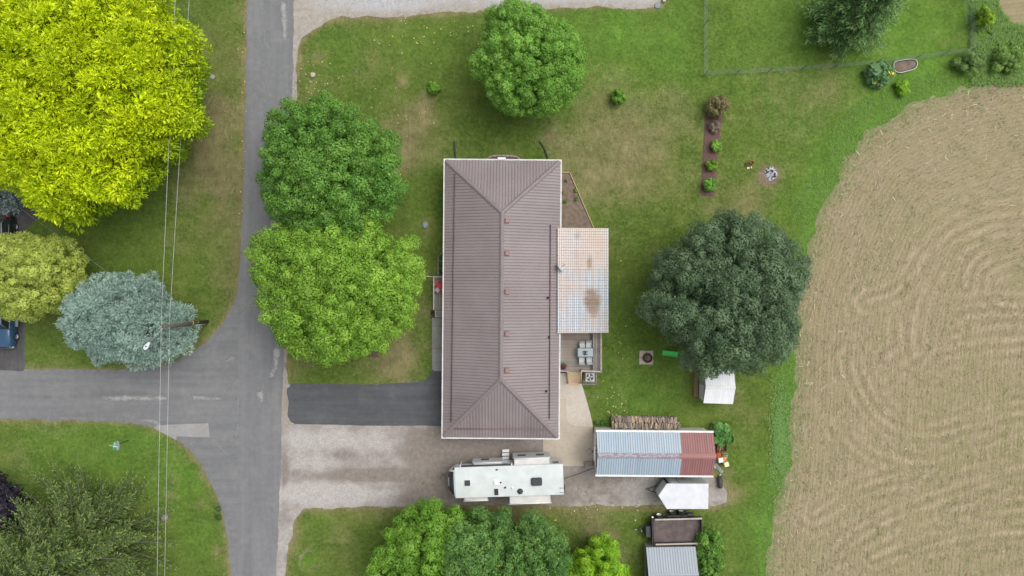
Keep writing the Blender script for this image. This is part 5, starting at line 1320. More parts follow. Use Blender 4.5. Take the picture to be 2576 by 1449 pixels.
facepanel(ip[0], ip[1], .06, .94, .95, zt - .12, M['trnose'], 'nose_panel'); facepanel(ip[0], ip[4], .06, .94, .95, zt - .12, M['trnose'], 'nose_panel')
facepanel(ip[0], ip[1], .0, 1, .44, .93, M['stoneguard'], 'stone_guard'); facepanel(ip[0], ip[4], .0, 1, .44, .93, M['stoneguard'], 'stone_guard')
facepanel(ip[1], ip[2], .0, .07, .44, zt - .08, M['black'], 'corner_trim'); 
facepanel(ip[1], ip[2], .12, .30, .55, zt - .25, M['trroof'], 'side_door'); facepanel(ip[1], ip[2], .305, .315, .55, zt - .25, M['black'], 'door_seam', .018); facepanel(ip[1], ip[2], .115, .12, .55, zt - .25, M['black'], 'door_seam', .018)
facepanel(ip[1], ip[2], .08, 1, .40, .50, M['black'], 'frame_rail')
for s in (ip[1][1], ip[4][1]):
    for x_ in (.5, 1.25): wheel(tr, x_, s - math.copysign(.12, s), .33, .33, .2, 'white')
tn = ip[0]
MB().tube([(tn[0] + .3, tn[1] + .35, .48), (tn[0] - .75, tn[1], .48), (tn[0] + .3, tn[1] - .35, .48)], .045, 6).build('tongue', M['black'], tr)
MB().tube([(tn[0] - .45, tn[1], .1), (tn[0] - .45, tn[1], .95)], .035, 8).build('jack', M['dark'], tr)
p = W(1729, 1205, 2.0); o = thing('leaning_pane', 'clear framed plastic pane leaning between garage gutter and white trailer', 'pane', (p.x, p.y, 0))
fm = MB()
for x_ in (-.28, 0, .28): fm.tube([(x_, -.15, 1.2), (x_, .12, 2.15)], .012, 5)
for t_ in (.0, .5, 1): fm.tube([(-.28, -.15 + .27 * t_, 1.2 + .95 * t_), (.28, -.15 + .27 * t_, 1.2 + .95 * t_)], .012, 5)
fm.build('frame', M['dark'], o)
tg = NT('clear_plastic'); tg.done((.7, .73, .74), .3, .5); tg.b.inputs['Alpha'].default_value = .35
MB().add([(-.28, -.15, 1.2), (.28, -.15, 1.2), (.28, .12, 2.15), (-.28, .12, 2.15)], [(0, 1, 2, 3)]).build('pane', tg.m, o)
MB().box((0, -.16, .6), (.5, .04, 1.2)).build('stand', M['grey_wood'], o)

# ------------------------------------------------------------------ dump trailer
zt = 1.2; C = [W(1640, 1306, zt), W(1766.5, 1303, zt), W(1767, 1368, zt), W(1641, 1371.5, zt)]
c = sum(C, Vector()) / 4; rz = math.atan2((C[1] - C[0]).y + (C[2] - C[3]).y, (C[1] - C[0]).x + (C[2] - C[3]).x)
dt = thing('dump_trailer', 'black dump trailer with rusty brown bed on the south lawn', 'trailer', (c.x, c.y, 0), rz)
a = ((C[1] - C[0]).length) / 2; b = ((C[0] - C[3]).length + (C[1] - C[2]).length) / 4
M['bedfloor'] = pm('rusty_bed_floor', (.095, .076, .074), (.155, .122, .115), 1.6, .8, .2, bump=.2, detail=8); M['blackpaint'] = pm('black_trailer_paint', (.035, .038, .042), (.055, .058, .062), 4, .45, .4)
M['topboard'] = pm('weathered_top_board', (.40, .35, .31), (.50, .45, .41), 5, .8, .2, stretch=(.4, 3, 3))
MB().box((0, 0, .66), (2 * a - .08, 2 * b - .08, .08)).build('bed_floor', M['bedfloor'], dt)
for s in (-1, 1):
    MB().box((.06, s * (b - .03), .93), (2 * a - .14, .05, .50)).build('side_wall', M['blackpaint'], dt)
    MB().box((.14, s * (b - .05), 1.205), (2 * a - .30, .13, .045)).build('side_board', M['topboard'], dt)
    MB().box((s * (a - .03), 0, .94), (.06, 2 * b, .52)).build('end_wall', M['blackpaint'], dt)
for k in range(5):
    MB().box((-a + .5 + k * .75, b + .03, .92), (.06, .06, .48)).build('stake', M['blackpaint'], dt)
MB().tube([(-a + .12, -b + .06, 1.24), (-a + .12, b - .06, 1.24)], .05, 8).build('tarp_roller', M['dark'], dt)
MB().box((0, 0, .5), (2 * a - .1, 1.1, .14)).build('chassis', M['blackpaint'], dt)
for s in (-1, 1):
    for x_ in (-.25, .62): wheel(dt, x_, s * (b + .27), .36, .37, .24, 'white')
    MB().bbox((.18, s * (b + .07), .80), (1.75, .13, .05), .03).build('fender', M['blackpaint'], dt)
    MB().bbox((1.3, s * (b + .16), .62), (.55, .22, .32), .03).build('tool_box', M['blackpaint'], dt)
sp = wheel(dt, -a + .72, b + .16, .78, .34, .2, 'white', 'y', R(12), 'spare_wheel')
MB().bbox((-a - .27, -.08, .72), (.46, 1.0, .42), .04).build('pump_box', M['blackpaint'], dt)
MB().tube([(-a, .6, .5), (-a - 1.25, .02, .5), (-a, -.6, .5)], .055, 6).build('tongue', M['blackpaint'], dt)
MB().tube([(-a - .85, 0, .1), (-a - .85, 0, 1.0)], .04, 8).build('jack', M['steel'], dt); MB().bbox((-a - 1.3, .02, .52), (.2, .1, .1), .02).build('coupler', M['steel'], dt)
MB().bbox((-a + .12, b + .1, 1.0), (.16, .14, .08), .02).build('marker_light', M['white'], dt)

# ------------------------------------------------------------------ things behind the garage
M['rust'] = pm('rusty_steel', (.20, .115, .075), (.13, .075, .052), 7, .85, .2, detail=8)
p = W(1815.5, 1125, .5); ct = thing('garden_cart', 'rusty steel tub cart holding a wooden-handled shovel behind the garage', 'cart', (p.x, p.y, 0), R(6))
tp = [(-.44, -.40), (.42, -.40), (.36, .42), (-.40, .42)]; bt = [(x * .8, y * .8) for x, y in tp]
MB().add([(x, y, .58) for x, y in tp] + [(x, y, .22) for x, y in bt] + [(x * .96, y * .96, .575) for x, y in tp] + [(x * .96, y * .96, .25) for x, y in bt],
         [(0, 4, 5, 1), (1, 5, 6, 2), (2, 6, 7, 3), (3, 7, 4, 0), (8, 9, 13, 12), (9, 10, 14, 13), (10, 11, 15, 14), (11, 8, 12, 15), (12, 13, 14, 15), (0, 1, 9, 8), (1, 2, 10, 9), (2, 3, 11, 10), (3, 0, 8, 11), (7, 6, 5, 4)]).build('tub', M['rust'], ct)
for s in (-1, 1): wheel(ct, s * .46, .0, .2, .2, .08, 'steel', 'x')
MB().tube([(-.2, -.4, .4), (-.3, -.75, .5)], .02, 6).build('handle', M['rust'], ct)
sv = thing('shovel', 'shovel with pale wooden handle lying across the rusty cart', 'shovel', (p.x, p.y, .45), R(6))
MB().tube([(-.26, -.36, .15), (.02, .24, .06)], .022, 6).build('handle', M['new_wood'], sv); MB().bbox((.06, .30, .05), (.2, .24, .03), .02).build('blade', M['rust'], sv)
M['orange'] = pm('orange_red_plastic', (.58, .10, .025), (.50, .075, .02), 6, .45, .4); M['cream'] = pm('cream_plastic', (.80, .72, .50), (.74, .64, .42), 6, .45, .4); M['yellow'] = pm('amber_plastic', (.62, .32, .06), (.55, .26, .05), 6, .45, .4)
def toycar(label, u, v, rz, body, roofm):
    p = W(u, v, .6); t = thing('toy_ride_on_car', label, 'toy car', (p.x, p.y, 0), rz)
    MB().bbox((0, .10, .26), (.42, .72, .34), .10).build('body', M[body], t)
    MB().bbox((0, .32, .38), (.34, .24, .16), .06).build('bonnet', M[body], t)
    MB().bbox((0, -.12, .82), (.40, .42, .07), .03).build('roof', M[roofm], t)
    for sx in (-1, 1):
        for sy, o in ((1, .1), (-1, -.30)): MB().tube([(sx * .18, o, .4), (sx * .17, o - .0, .80)], .022, 6).build('pillar', M['yellow'], t)
        for sy in (-.18, .34): wheel(t, sx * .21, sy, .10, .10, .07, 'black', 'x', n=12)
    MB().bbox((0, -.08, .46), (.26, .2, .05), .02).build('seat', M['black'], t)
toycar('red toy ride-on car with white roof behind the garage', 1811, 1153, R(8), 'orange', 'white'); toycar('amber and pink toy ride-on car with cream roof near the lawn', 1825, 1163.5, R(14), 'yellow', 'cream')
p = W(1799, 1153.6, .3); t = thing('blue_tub', 'bright blue plastic tub standing against the garage end wall', 'tub', (p.x, p.y, 0), R(-28)); M['blue'] = pm('bright_blue_plastic', (.03, .36, .62), (.025, .30, .54), 5, .4, .4)
m_ = MB(); w_, h_ = .17, .27
for sx, sy, dx, dy in ((1, 0, .03, 2 * h_), (-1, 0, .03, 2 * h_), (0, 1, 2 * w_ - .06, .03), (0, -1, 2 * w_ - .06, .03)): m_.box((sx * (w_ - .015), sy * (h_ - .015), .16), (dx, dy, .32))
m_.build('side', M['blue'], t); MB().box((0, 0, .06), (2 * w_ - .06, 2 * h_ - .06, .03)).build('base', pm('deep_blue_plastic', (.02, .12, .25), None, 5, .4), t)
p = W(1824, 1143.5, .2); o = MB(); 
for x_ in (-.19, 0, .19): o.box((x_, 0, .1), (.03, .19, .19))
for y_ in (-.08, .08): o.box((-.095, y_, .1), (.16, .03, .19)); o.box((.095, y_, .1), (.16, .03, .19))
o = o.build('cinder_block', pm('cinder', (.46, .42, .39), (.36, .33, .30), 12, .9), None, (p.x, p.y, 0), (0, 0, R(-4))); tag(o, 'pale hollow cinder block between the cart and toy cars', 'cinder block')
p = W(1824, 1151, .1); o = MB().bbox((0, 0, .05), (.42, .3, .1), .02).build('paving_slab', M['stone'], None, (p.x, p.y, 0)); tag(o, 'grey paving slab beside the cinder block', 'slab')
p = W(1809, 1179, .2); t = thing('corrugated_sheet', 'grey corrugated sheet lying at the garage corner', 'sheet', (p.x, p.y, 0), R(-48)); V = []; n_ = 12
for i in range(n_): V += [(-.55, -.16 + .32 * i / (n_ - 1), .12 + .02 * (i % 2)), (.55, -.16 + .32 * i / (n_ - 1), .05 + .02 * (i % 2))]
MB().add(V, [(2 * i, 2 * i + 1, 2 * i + 3, 2 * i + 2) for i in range(n_ - 1)]).build('sheet', pm('grey_green_sheet', (.22, .25, .24), (.28, .31, .30), 4, .4, .4), t); MB().box((.0, .05, .17), (1.0, .035, .03)).build('stick', M['new_wood'], t)
p = W(1811.5, 1214.8, .25); t = thing('black_tank', 'black cylindrical air tank with white valve on the gravel', 'tank', (p.x, p.y, 0), R(3))
MB().lathe([(.02, -.49), (.14, -.47), (.215, -.40), (.22, 0), (.215, .40), (.14, .47), (.02, .49)], (0, 0, .24), 20, Matrix.Rotation(R(90), 3, 'X')).build('tank', M['dark'], t)
MB().tube([(-.02, .50, .3), (-.05, .66, .34), (.1, .78, .30)], .03, 6).build('valve', M['white'], t); MB().bbox((0, .60, .30), (.22, .14, .18), .02).build('regulator', M['black'], t)
p = W(1797, 1173, .3); o = MB().tube([(-.05, .15, .05), (.02, 0, .3), (.08, -.18, .35)], .03, 6).build('white_pipe', M['white'], None, (p.x, p.y, 0)); tag(o, 'short white plastic pipe leaning at the garage end wall', 'pipe')

# ------------------------------------------------------------------ fire pit, slide, ash heap and other yard things
p = W(1625.5, 899.5); t = thing('fire_pit', 'round steel fire ring full of ash on a square of pale slabs', 'fire pit', (p.x, p.y, 0), R(-1))
for sx in (-1, 1):
    for sy in (-1, 1): MB().bbox((sx * .315, sy * .315, .025), (.61, .61, .07), .02).build('slab', M['patio'], t)
MB().lathe([(.40, .05), (.43, .05), (.43, .30), (.40, .30)], (.10, -.02, 0), 26, caps=False).build('ring', M['rust'], t)
M['ash'] = pm('wood_ash', (.20, .175, .155), (.07, .062, .058), 9, .95, .1, detail=8); MB().lathe([(.40, .14), (.2, .17), (.01, .18)], (.10, -.02, 0), 20).build('ash', M['ash'], t)
for k in range(7):
    a_ = random.uniform(0, 6.28); MB().tube([(.1 + .25 * math.cos(a_), -.02 + .25 * math.sin(a_), .19), (.1 - .2 * math.cos(a_ + .6), -.02 - .2 * math.sin(a_ + .6), .22)], .03, 6).build('charred_stick', M['logs'][k % 3] if k % 2 else M['ash'], t)
p = W(1687.5, 889.5, .4); t = thing('toy_slide', 'bright green toddler slide on the lawn beside the dark maple', 'slide', (p.x, p.y, 0), R(-4)); M['green'] = pm('bright_green_plastic', (.11, .74, .16), (.09, .66, .14), 4, .4, .4); M['palegreen'] = pm('pale_green_plastic', (.22, .64, .22), None, 4, .4, .4)
ch = [(-.68, .10), (-.5, .11), (-.1, .42), (.34, .74), (.52, .78)]
V = [(x, y, z) for x, z in ch for y in (-.19, .19)] + [(x, y, z - .04) for x, z in ch for y in (-.19, .19)]; n_ = len(ch)
MB().add(V, [(2 * i, 2 * i + 2, 2 * i + 3, 2 * i + 1) for i in range(n_ - 1)] + [(2 * n_ + 2 * i + 1, 2 * n_ + 2 * i + 3, 2 * n_ + 2 * i + 2, 2 * n_ + 2 * i) for i in range(n_ - 1)]).build('chute', M['green'], t)
for s in (-1, 1): MB().tube([(x, s * .2, z + .06) for x, z in ch] + [(.62, s * .21, .95)], .032, 8).build('side_rail', M['green'], t); MB().tube([(.50, s * .19, .78), (.74, s * .2, 0)], .035, 8).build('ladder_leg', M['palegreen'], t)
MB().tube([(-.69, -.2, .14), (-.69, .2, .14)], .03, 8).build('lip', M['palegreen'], t)
for z in (.22, .45, .66): MB().box((.72 - z * .28, 0, z), (.07, .36, .04)).build('rung', M['green'], t)
p = W(1940, 438); t = thing('ash_heap', 'heap of white and black ash on a scorched lawn patch', 'ash heap', (p.x, p.y, 0)); M['whiteash'] = pm('white_ash', (.46, .48, .52), (.045, .047, .052), 4.5, .95, .1, lo=.46, hi=.56, detail=9)
loc = [(.55 * math.cos(i * .4189) * random.uniform(.8, 1.1), .62 * math.sin(i * .4189) * random.uniform(.8, 1.1)) for i in range(15)]
link('ash', grid_mesh('ash', -.75, .75, -.75, .75, .05, lambda X, Y: .16 * np.clip(sdf(X, Y, loc) * 2.2, -.5, 1) ** 1 + .10 * (fbm(X, Y, .25, 140) - .5), M['whiteash'], None, lambda X, Y: sdf(X, Y, loc) > -.05), t)
for k in range(14): MB().bbox((random.uniform(-.4, .4), random.uniform(-.45, .45), .17), (random.uniform(.05, .16), .06, .05), .01).build('charred_piece', M['whiteash'] if k % 2 else M['black'], t, (0, 0, 0), (0, 0, random.uniform(-.4, .4)))
p = W(1884, 412, .1); t = thing('rusty_fire_basket', 'small rusty wire fire basket with bricks on the east lawn', 'fire basket', (p.x, p.y, 0), R(10)); m_ = MB()
for i in range(6): m_.tube([(-.32 + i * .07, -.18, .05), (-.26 + i * .07, .22, .2)], .014, 5); m_.tube([(-.34, -.18 + i * .07, .06 + .02 * i), (.08, -.18 + i * .07, .06 + .02 * i)], .014, 5)
m_.build('grate', M['rust'], t); MB().lathe([(.16, 0), (.17, .2), (.15, .2), (.13, .03), (.01, .03), (.01, 0)], (.26, .06, 0), 14, caps=False).build('can', pm('rust_orange', (.38, .15, .05), (.10, .05, .03), 8, .8), t)
for x_ in (-.12, .0, .22): MB().bbox((x_ - .05, -.36, .04), (.09, .15, .09), .01).build('block', M['cream'], t)
def stone(u, v, r, label, mat, name='boulder', cat='rock', fl=.6, kx=1.0):
    p = W(u, v); st_ = np.random.default_rng(int(u)); me = MB().lathe([(r * .9, -.02), (r, r * fl * .4), (r * .75, r * fl * .85), (r * .25, r * fl)], n=12)
    me.v = [(x * st_.uniform(.88, 1.12) * kx, y * st_.uniform(.88, 1.12), z) for x, y, z in me.v]
    o = me.build(name, mat, None, (p.x, p.y, 0)); return tag(o, label, cat)
M['rock'] = pm('pale_rock', (.50, .45, .41), (.38, .34, .31), 6, .9); stone(787, 189, .25, 'pale round rock on the lawn by the road', M['rock'])
M['slate'] = pm('blue_grey_stone', (.26, .30, .33), (.20, .235, .26), 5, .8)
stone(1070, 566, .32, 'flat blue grey stone set in the lawn west of the house', M['slate'], 'flat_stone', 'stone', .25, .85); stone(782, 207, .14, 'small green grey lid on the lawn just south of the pale rock', pm('grey_green_lid', (.22, .26, .23), None, 5, .7), 'valve_lid', 'lid', .3)
stone(1654, 14, .30, 'round blue grey lid at the end of the gravel lane', M['slate'], 'round_lid', 'lid', .25); stone(535, 194, .22, 'pale grey stone beside the tip of the yellow tree', pm('pale_slab', (.36, .37, .37), None, 5, .8), 'flat_stone', 'stone', .25)
stone(414, 1302, .36, 'lilac grey flat rock beside the bottom left fir', pm('lilac_rock', (.27, .235, .235), (.20, .175, .175), 4, .85), 'flat_stone', 'stone', .35)
p = W(1671, -1, .2); o = MB().bbox((0, 0, .12), (.26, .35, .24), .02).build('beige_block', M['patio2'], None, (p.x, p.y, 0)); tag(o, 'beige block at the top edge beside the round lid', 'block')
a, b = W(885, 173), W(901, 184); o = MB().tube([(0, 0, .04), (b.x - a.x, b.y - a.y, .05)], .03, 6).build('fallen_branch', M['greybark'], None, a); tag(o, 'grey fallen stick on the lawn north of the dark green maple', 'branch')
# whirligig
p = W(323, 1107.5); t = thing('whirligig', 'green and white plane-shaped whirligig on a dark pole in the lawn', 'whirligig', (p.x, p.y, 0)); M['jade'] = pm('jade_paint', (.05, .42, .24), (.14, .50, .34), 5, .5, .3)
MB().tube([(0, 0, 0), (0, 0, 2.15)], .04, 8).build('pole', M['dkframe'], t)
MB().tube([(.10, .36, 2.2), (.06, .12, 2.22), (0, -.12, 2.22), (-.06, -.34, 2.2)], [.06, .11, .10, .04], 8).build('body', M['jade'], t)
MB().tube([(-.36, .06, 2.32), (.40, -.06, 2.32)], .022, 6).build('propeller', M['white'], t)
m_ = MB(); pr = [(.42 * math.cos(i * .5236) * .42, .5 * .85 * math.sin(i * .5236)) for i in range(12)]; m_.prism([(x + .22, y) for x, y in pr], 2.05, 2.08); m_.build('wing', M['slate'], t)

# ------------------------------------------------------------------ utility pole, lamp, wires
b0_ = W(522, 809); pole = thing('utility_pole', 'brown wooden utility pole beside the blue spruce on the corner', 'utility pole', (b0_.x, b0_.y, 0))
M['polewood'] = pm('creosoted_pole', (.105, .080, .066), (.155, .122, .104), 5, .85, .15, stretch=(3, 3, .3), bump=.4); PT = 7.9
MB().tube([(0, 0, -.05), (0, 0, 4), (0, 0, PT)], [.15, .13, .11], 14).build('shaft', M['polewood'], pole)
MB().tube([(.04, -.2, 0), (.04, -.2, 2.4)], .05, 8).build('conduit', M['steel'], pole); MB().tube([(0.02, -.18, 2.4), (.0, -.165, 6.6)], .022, 6).build('ground_wire', M['black'], pole)
MB().lathe([(.16, 2.9), (.16, 3.0), (.12, 3.0), (.12, 2.9)], n=14, caps=False).build('reflector_band', pm('orange_tag', (.70, .28, .05), None, 5, .5), pole)
MB().lathe([(.03, PT), (.05, PT + .04), (.05, PT + .10), (.02, PT + .16)], (-.05, 0, 0), 10).build('insulator', M['steel'], pole); MB().box((-.16, 0, 6.75), (.1, .14, .3)).build('wire_bracket', M['steel'], pole)
l0 = W(432, 805, 6.75); l1 = W(374, 864, 7.25); l2 = W(364, 877, 7.28)
lamp = thing('street_lamp', 'white cobra-head street lamp on a long arm over the blue spruce', 'street lamp', (b0_.x, b0_.y, 6.6)); q0 = Vector((b0_.x, b0_.y, 6.6))
MB().tube([Vector((-.1, -.1, .05)), (l0 - q0).lerp(l1 - q0, .25) + Vector((0, 0, .12)), (l0 - q0).lerp(l1 - q0, .6) + Vector((0, 0, .14)), l1 - q0], .032, 8).build('arm', M['steel'], lamp)
d_ = (l2 - l1).normalized(); ang = math.atan2(d_.y, d_.x); c_ = (l1 + l2) / 2 - q0; hd = MB(); pr = [(-.36, .05), (-.3, .10), (0, .17), (.22, .16), (.34, .08), (.36, 0), (.34, -.08), (.22, -.16), (0, -.17), (-.3, -.10), (-.36, -.05)]
hd.prism(pr, -.06, [.03] * 11); ho = bevel(hd.build('lamp_head', pm('pale_lamp_housing', (.66, .69, .74), (.60, .63, .68), 5, .4, .4), lamp, c_, (0, 0, ang)), .03, 2); MB().lathe([(.05, .03), (.05, .09), (.03, .10)], c_ + Vector((.05 * math.cos(ang), .05 * math.sin(ang), 0)), 10).build('photocell', M['dark'], lamp)
MB().lathe([(.12, -.06), (.10, -.12), (.03, -.15)], c_ + Vector((.12 * math.cos(ang), .12 * math.sin(ang), 0)), 12).build('lens', M['steel'], lamp)
M['wire'] = pm('pale_wire', (.52, .53, .52), (.44, .45, .44), 3, .5, .35)
def wire(pts, label, r=.02, mat='wire'):
    P_ = [W(u, v, z) for u, v, z in pts]; c = P_[0].copy()
    o = MB().tube([p - c for p in P_], r, 6).build('overhead_wire', M[mat], None, c); tag(o, label, 'wire')
def span(a, b, sag, n_=14, skip=False):
    out = []
    for i in range(n_ + 1):
        t = i / n_; out.append((a[0] + (b[0] - a[0]) * t, a[1] + (b[1] - a[1]) * t, a[2] + (b[2] - a[2]) * t - sag * 4 * t * (1 - t)))
    return out[1:] if skip else out
wire(span((452, -260, 8.0), (406, 796, PT + .1), .15) + span((406, 796, PT + .1), (390, 1760, 8.0), .15, 14, True), 'pale power wire running over the pole top, left of the pair', .014)
wire(span((492, -260, 6.9), (427, 796, 6.8), .12) + span((427, 796, 6.8), (408, 1760, 6.9), .12, 14, True), 'pale lower wire on the pole side, right of the pair', .014)
wire(span((427, 800, 6.8), (-120, 398, 4.8), .5, 20), 'thin grey service cable slanting from the pole over the west lawn', .007, 'steel')

# ------------------------------------------------------------------ wire fence
M['fwire'] = pm('green_coated_wire', (.16, .22, .19), (.20, .26, .24), 3, .5, .3); M['tpost'] = pm('green_steel_post', (.10, .16, .12), (.16, .2, .17), 4, .6, .3)
fr_ = [(1771, -60), (1771, 189), (1932, 181), (2099, 170), (2199, 161), (2299, 149), (2437, 129), (2417, -60)]
fp = [W(u, v) for u, v in fr_]; fo = fp[1].copy(); fence = thing('wire_fence', 'green wire mesh fence around the northeast lawn', 'fence', fo); fh = 1.15
for i in range(len(fp) - 1):
    a, b = fp[i] - fo, fp[i + 1] - fo; L = (b - a).length; m_ = MB(); r_ = .0042
    n_ = int(L / .16)
    for k in range(n_): q = a.lerp(b, k / n_); m_.box((q.x, q.y, fh / 2 + .02), (r_ * 1.6, r_ * 1.6, fh))
    for z in (.05, .2, .35, .5, .65, .8, .95, fh):
        c_ = (a + b) / 2; m_.box((c_.x, c_.y, z), (L, r_ * 1.6, r_ * 1.6), math.atan2(b.y - a.y, b.x - a.x))
    m_.build('wire_mesh', M['fwire'], fence)['kind'] = 'stuff'
    np_ = max(1, round(L / 2.4))
    for k in range(np_ + (1 if i == len(fp) - 2 else 0)): q = a.lerp(b, k / np_); MB().box((q.x, q.y, .65), (.04, .04, 1.3)).build('post', M['tpost'], fence)

# ------------------------------------------------------------------ parked vehicles at the left edge
def vehicle(name, label, cat, u, v_front, length, heading, paint, prof_hood, cabin, pickup=False):
    """local +y is the nose; heading rotates about z"""
    sgn = 1 if abs(heading) < 1 else -1
    p = W(u, v_front); c = Vector((p.x, p.y - sgn * length / 2, 0))
    t = thing(name, label, cat, c, heading); L = length / 2; w = .97
    st = [(-L, .45, .72, .80), (-L + .15, .32, 1.0, .94), (-L + .8, .28, 1.08, 1.0), (0, .28, 1.08, 1.0), (L - 1.4, .28, prof_hood + .02, 1.0), (L - .55, .30, prof_hood, .98), (L - .12, .36, prof_hood - .12, .88), (L, .46, prof_hood - .34, .72)]
    V = []; 
    for y, zb_, zt_, k in st:
        for x, z in ((-1, zb_), (-1.03, zb_ + .3), (-.98, zt_ - .10), (-.86, zt_), (-.4, zt_ + .035), (0, zt_ + .045), (.4, zt_ + .035), (.86, zt_), (.98, zt_ - .10), (1.03, zb_ + .3), (1, zb_)): V.append((x * w * k, y, z))
    n_ = 11; F = [(i * n_ + j, (i + 1) * n_ + j, (i + 1) * n_ + j + 1, i * n_ + j + 1) for i in range(len(st) - 1) for j in range(n_ - 1)]
    F += [tuple(range(n_)), tuple(range(len(st) * n_ - 1, (len(st) - 1) * n_ - 1, -1))]
    body = MB().add(V, F, True).build('body', paint, t)
    y0, y1, y2, y3, zr_ = cabin    # base rear, roof rear, roof front, base front, roof z
    wb, wt = w * .90, w * .74; z0 = 1.06
    G = [(-wb, y0, z0), (wb, y0, z0), (wb, y3, z0), (-wb, y3, z0), (-wt, y1, zr_ - .06), (wt, y1, zr_ - .06), (wt, y2, zr_ - .06), (-wt, y2, zr_ - .06)]
    MB().add(G, [(0, 1, 5, 4), (1, 2, 6, 5), (2, 3, 7, 6), (3, 0, 4, 7), (4, 5, 6, 7)]).build('windows', M['glass'], t)
    bevel(MB().add([(-wt - .03, y1 - .05, zr_ - .07), (wt + .03, y1 - .05, zr_ - .07), (wt + .03, y2 + .03, zr_ - .07), (-wt - .03, y2 + .03, zr_ - .07), (-wt + .05, y1 + .03, zr_), (wt - .05, y1 + .03, zr_), (wt - .05, y2 - .08, zr_), (-wt + .05, y2 - .08, zr_)],
        [(3, 2, 1, 0), (0, 1, 5, 4), (1, 2, 6, 5), (2, 3, 7, 6), (3, 0, 4, 7), (4, 5, 6, 7)]).build('roof', paint, t), .03, 2)
    pil = MB()
    for s in (-1, 1):
        for (ya, yb_) in ((y0, y1), (y3, y2)): pil.tube([(s * wb, ya, z0), (s * wt, yb_, zr_ - .06)], .045, 6)
        ym = (y1 + y2) / 2; pil.tube([(s * wb * 1.0, ym, z0), (s * wt, ym, zr_ - .06)], .04, 6)
    pil.build('pillar', paint, t)
    for s in (-1, 1):
        for yy in (-L + .95, L - .95): wheel(t, s * (w - .08), yy, .38, .38, .24, 'steel', 'x')
        MB().bbox((s * (w + .14), y3 - .35, 1.12), (.22, .12, .16), .04).build('mirror', paint, t)
        MB().bbox((s * (w * .70), L - .16, prof_hood - .25), (.32, .18, .16), .05).build('headlight', M['steel'], t)
        MB().bbox((s * (w * .78), -L + .08, .95), (.2, .12, .26), .03).build('tail_light', M['red'], t)
    MB().bbox((0, L - .03, .52), (1.75, .18, .24), .06).build('front_bumper', pm('chrome', (.62, .64, .66), (.5, .52, .54), 4, .25, .5, metal=.6) if pickup else paint, t)
    MB().bbox((0, -L + .02, .52), (1.7, .18, .24), .06).build('rear_bumper', M['dark'], t)
    MB().bbox((0, L - .04, prof_hood - .28), (1.0, .1, .3), .02).build('grille', M['black'], t)
    if pickup: MB().box((0, (-L + y0) / 2 + .08, 1.13), (1.6, y0 + L - .3, .02)).build('cargo_bed', M['black'], t); [MB().box((s * (w + .12), y3 - 1.2, .45), (.2, 1.9, .06)).build('running_board', M['steel'], t) for s in (-1, 1)]
    return t
def carpaint(name, c): 
    t = NT(name); f = t.noise(t.pos(), 2, 3); t.done(t.mix(f, c, tuple(x * 1.3 for x in c)), .22, .5); t.b.inputs['Coat Weight'].default_value = .6; return t.m
vehicle('pickup_truck', 'dark blue pickup truck nose out under the olive green tree', 'truck', 21, 873, 5.7, math.pi, carpaint('dark_blue_paint', (.025, .075, .15)), 1.12, (-1.5, -1.2, .75, 1.25, 1.88), True)
vehicle('parked_suv', 'black car parked on the drive beside the small blue spruce', 'car', 19, 681, 4.85, math.pi, carpaint('black_paint', (.012, .013, .015)), 1.02, (-2.2, -1.75, .45, 1.15, 1.70))

# ------------------------------------------------------------------ trees
G = lambda *c: c
broadleaf('honey_locust', 'huge golden yellow honey locust at the top left by the road',
    [(-110, -110), (420, -110), (430, 20), (468, 80), (528, 102), (528, 130), (508, 150), (540, 185), (500, 210), (495, 250), (510, 290), (512, 338), (440, 352), (446, 392), (402, 400), (395, 440), (370, 470), (370, 522), (310, 508), (240, 535), (180, 575), (155, 545), (110, 520), (60, 500), (35, 470), (-20, 440), (-110, 420)],
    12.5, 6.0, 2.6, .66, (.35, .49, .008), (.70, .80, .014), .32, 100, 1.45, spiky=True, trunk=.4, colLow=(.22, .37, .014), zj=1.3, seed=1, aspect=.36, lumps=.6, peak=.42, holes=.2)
broadleaf('maple_tree', 'deep green maple beside the road, north of the brighter one',
    [(820, 242), (860, 262), (905, 290), (912, 315), (978, 320), (985, 350), (1008, 367), (1003, 410), (1016, 470), (1000, 525), (960, 560), (940, 600), (850, 625), (760, 600), (700, 555), (667, 500), (662, 450), (672, 400), (662, 385), (680, 345), (677, 300), (725, 262), (770, 270)],
    9.5, 5.2, 2.0, .52, (.068, .190, .027), (.185, .360, .058), .15, 150, 1.0, trunk=.32, seed=2, bright=(.02, (.25, .40, .06)), zj=1.2)
broadleaf('maple_tree', 'bright green maple overhanging the road west of the porch',
    [(700, 560), (760, 582), (820, 548), (880, 548), (942, 562), (960, 590), (1000, 618), (1048, 606), (1043, 640), (1062, 665), (1056, 690), (1060, 725), (1048, 755), (1038, 800), (1010, 840), (975, 850), (960, 880), (900, 895), (830, 903), (805, 908), (770, 890), (730, 878), (705, 855), (690, 820), (658, 790), (662, 740), (648, 690), (634, 640), (652, 592), (680, 580)],
    10.0, 5.0, 2.0, .52, (.130, .280, .023), (.290, .485, .062), .15, 150, 1.0, trunk=.34, seed=3, bright=(.015, (.36, .50, .10)), zj=1.2)
broadleaf('maple_tree', 'round fresh green maple standing north of the house',
    [(1228, 32), (1290, 7), (1345, 10), (1388, 47), (1438, 77), (1448, 100), (1461, 150), (1461, 210), (1448, 240), (1425, 260), (1390, 283), (1340, 292), (1290, 290), (1265, 283), (1237, 260), (1217, 215), (1186, 185), (1192, 140), (1217, 95)],
    8.0, 4.2, 1.5, .42, (.106, .255, .030), (.238, .450, .072), .13, 150, 1.0, trunk=.25, seed=4, zj=1.0, lumps=.4)
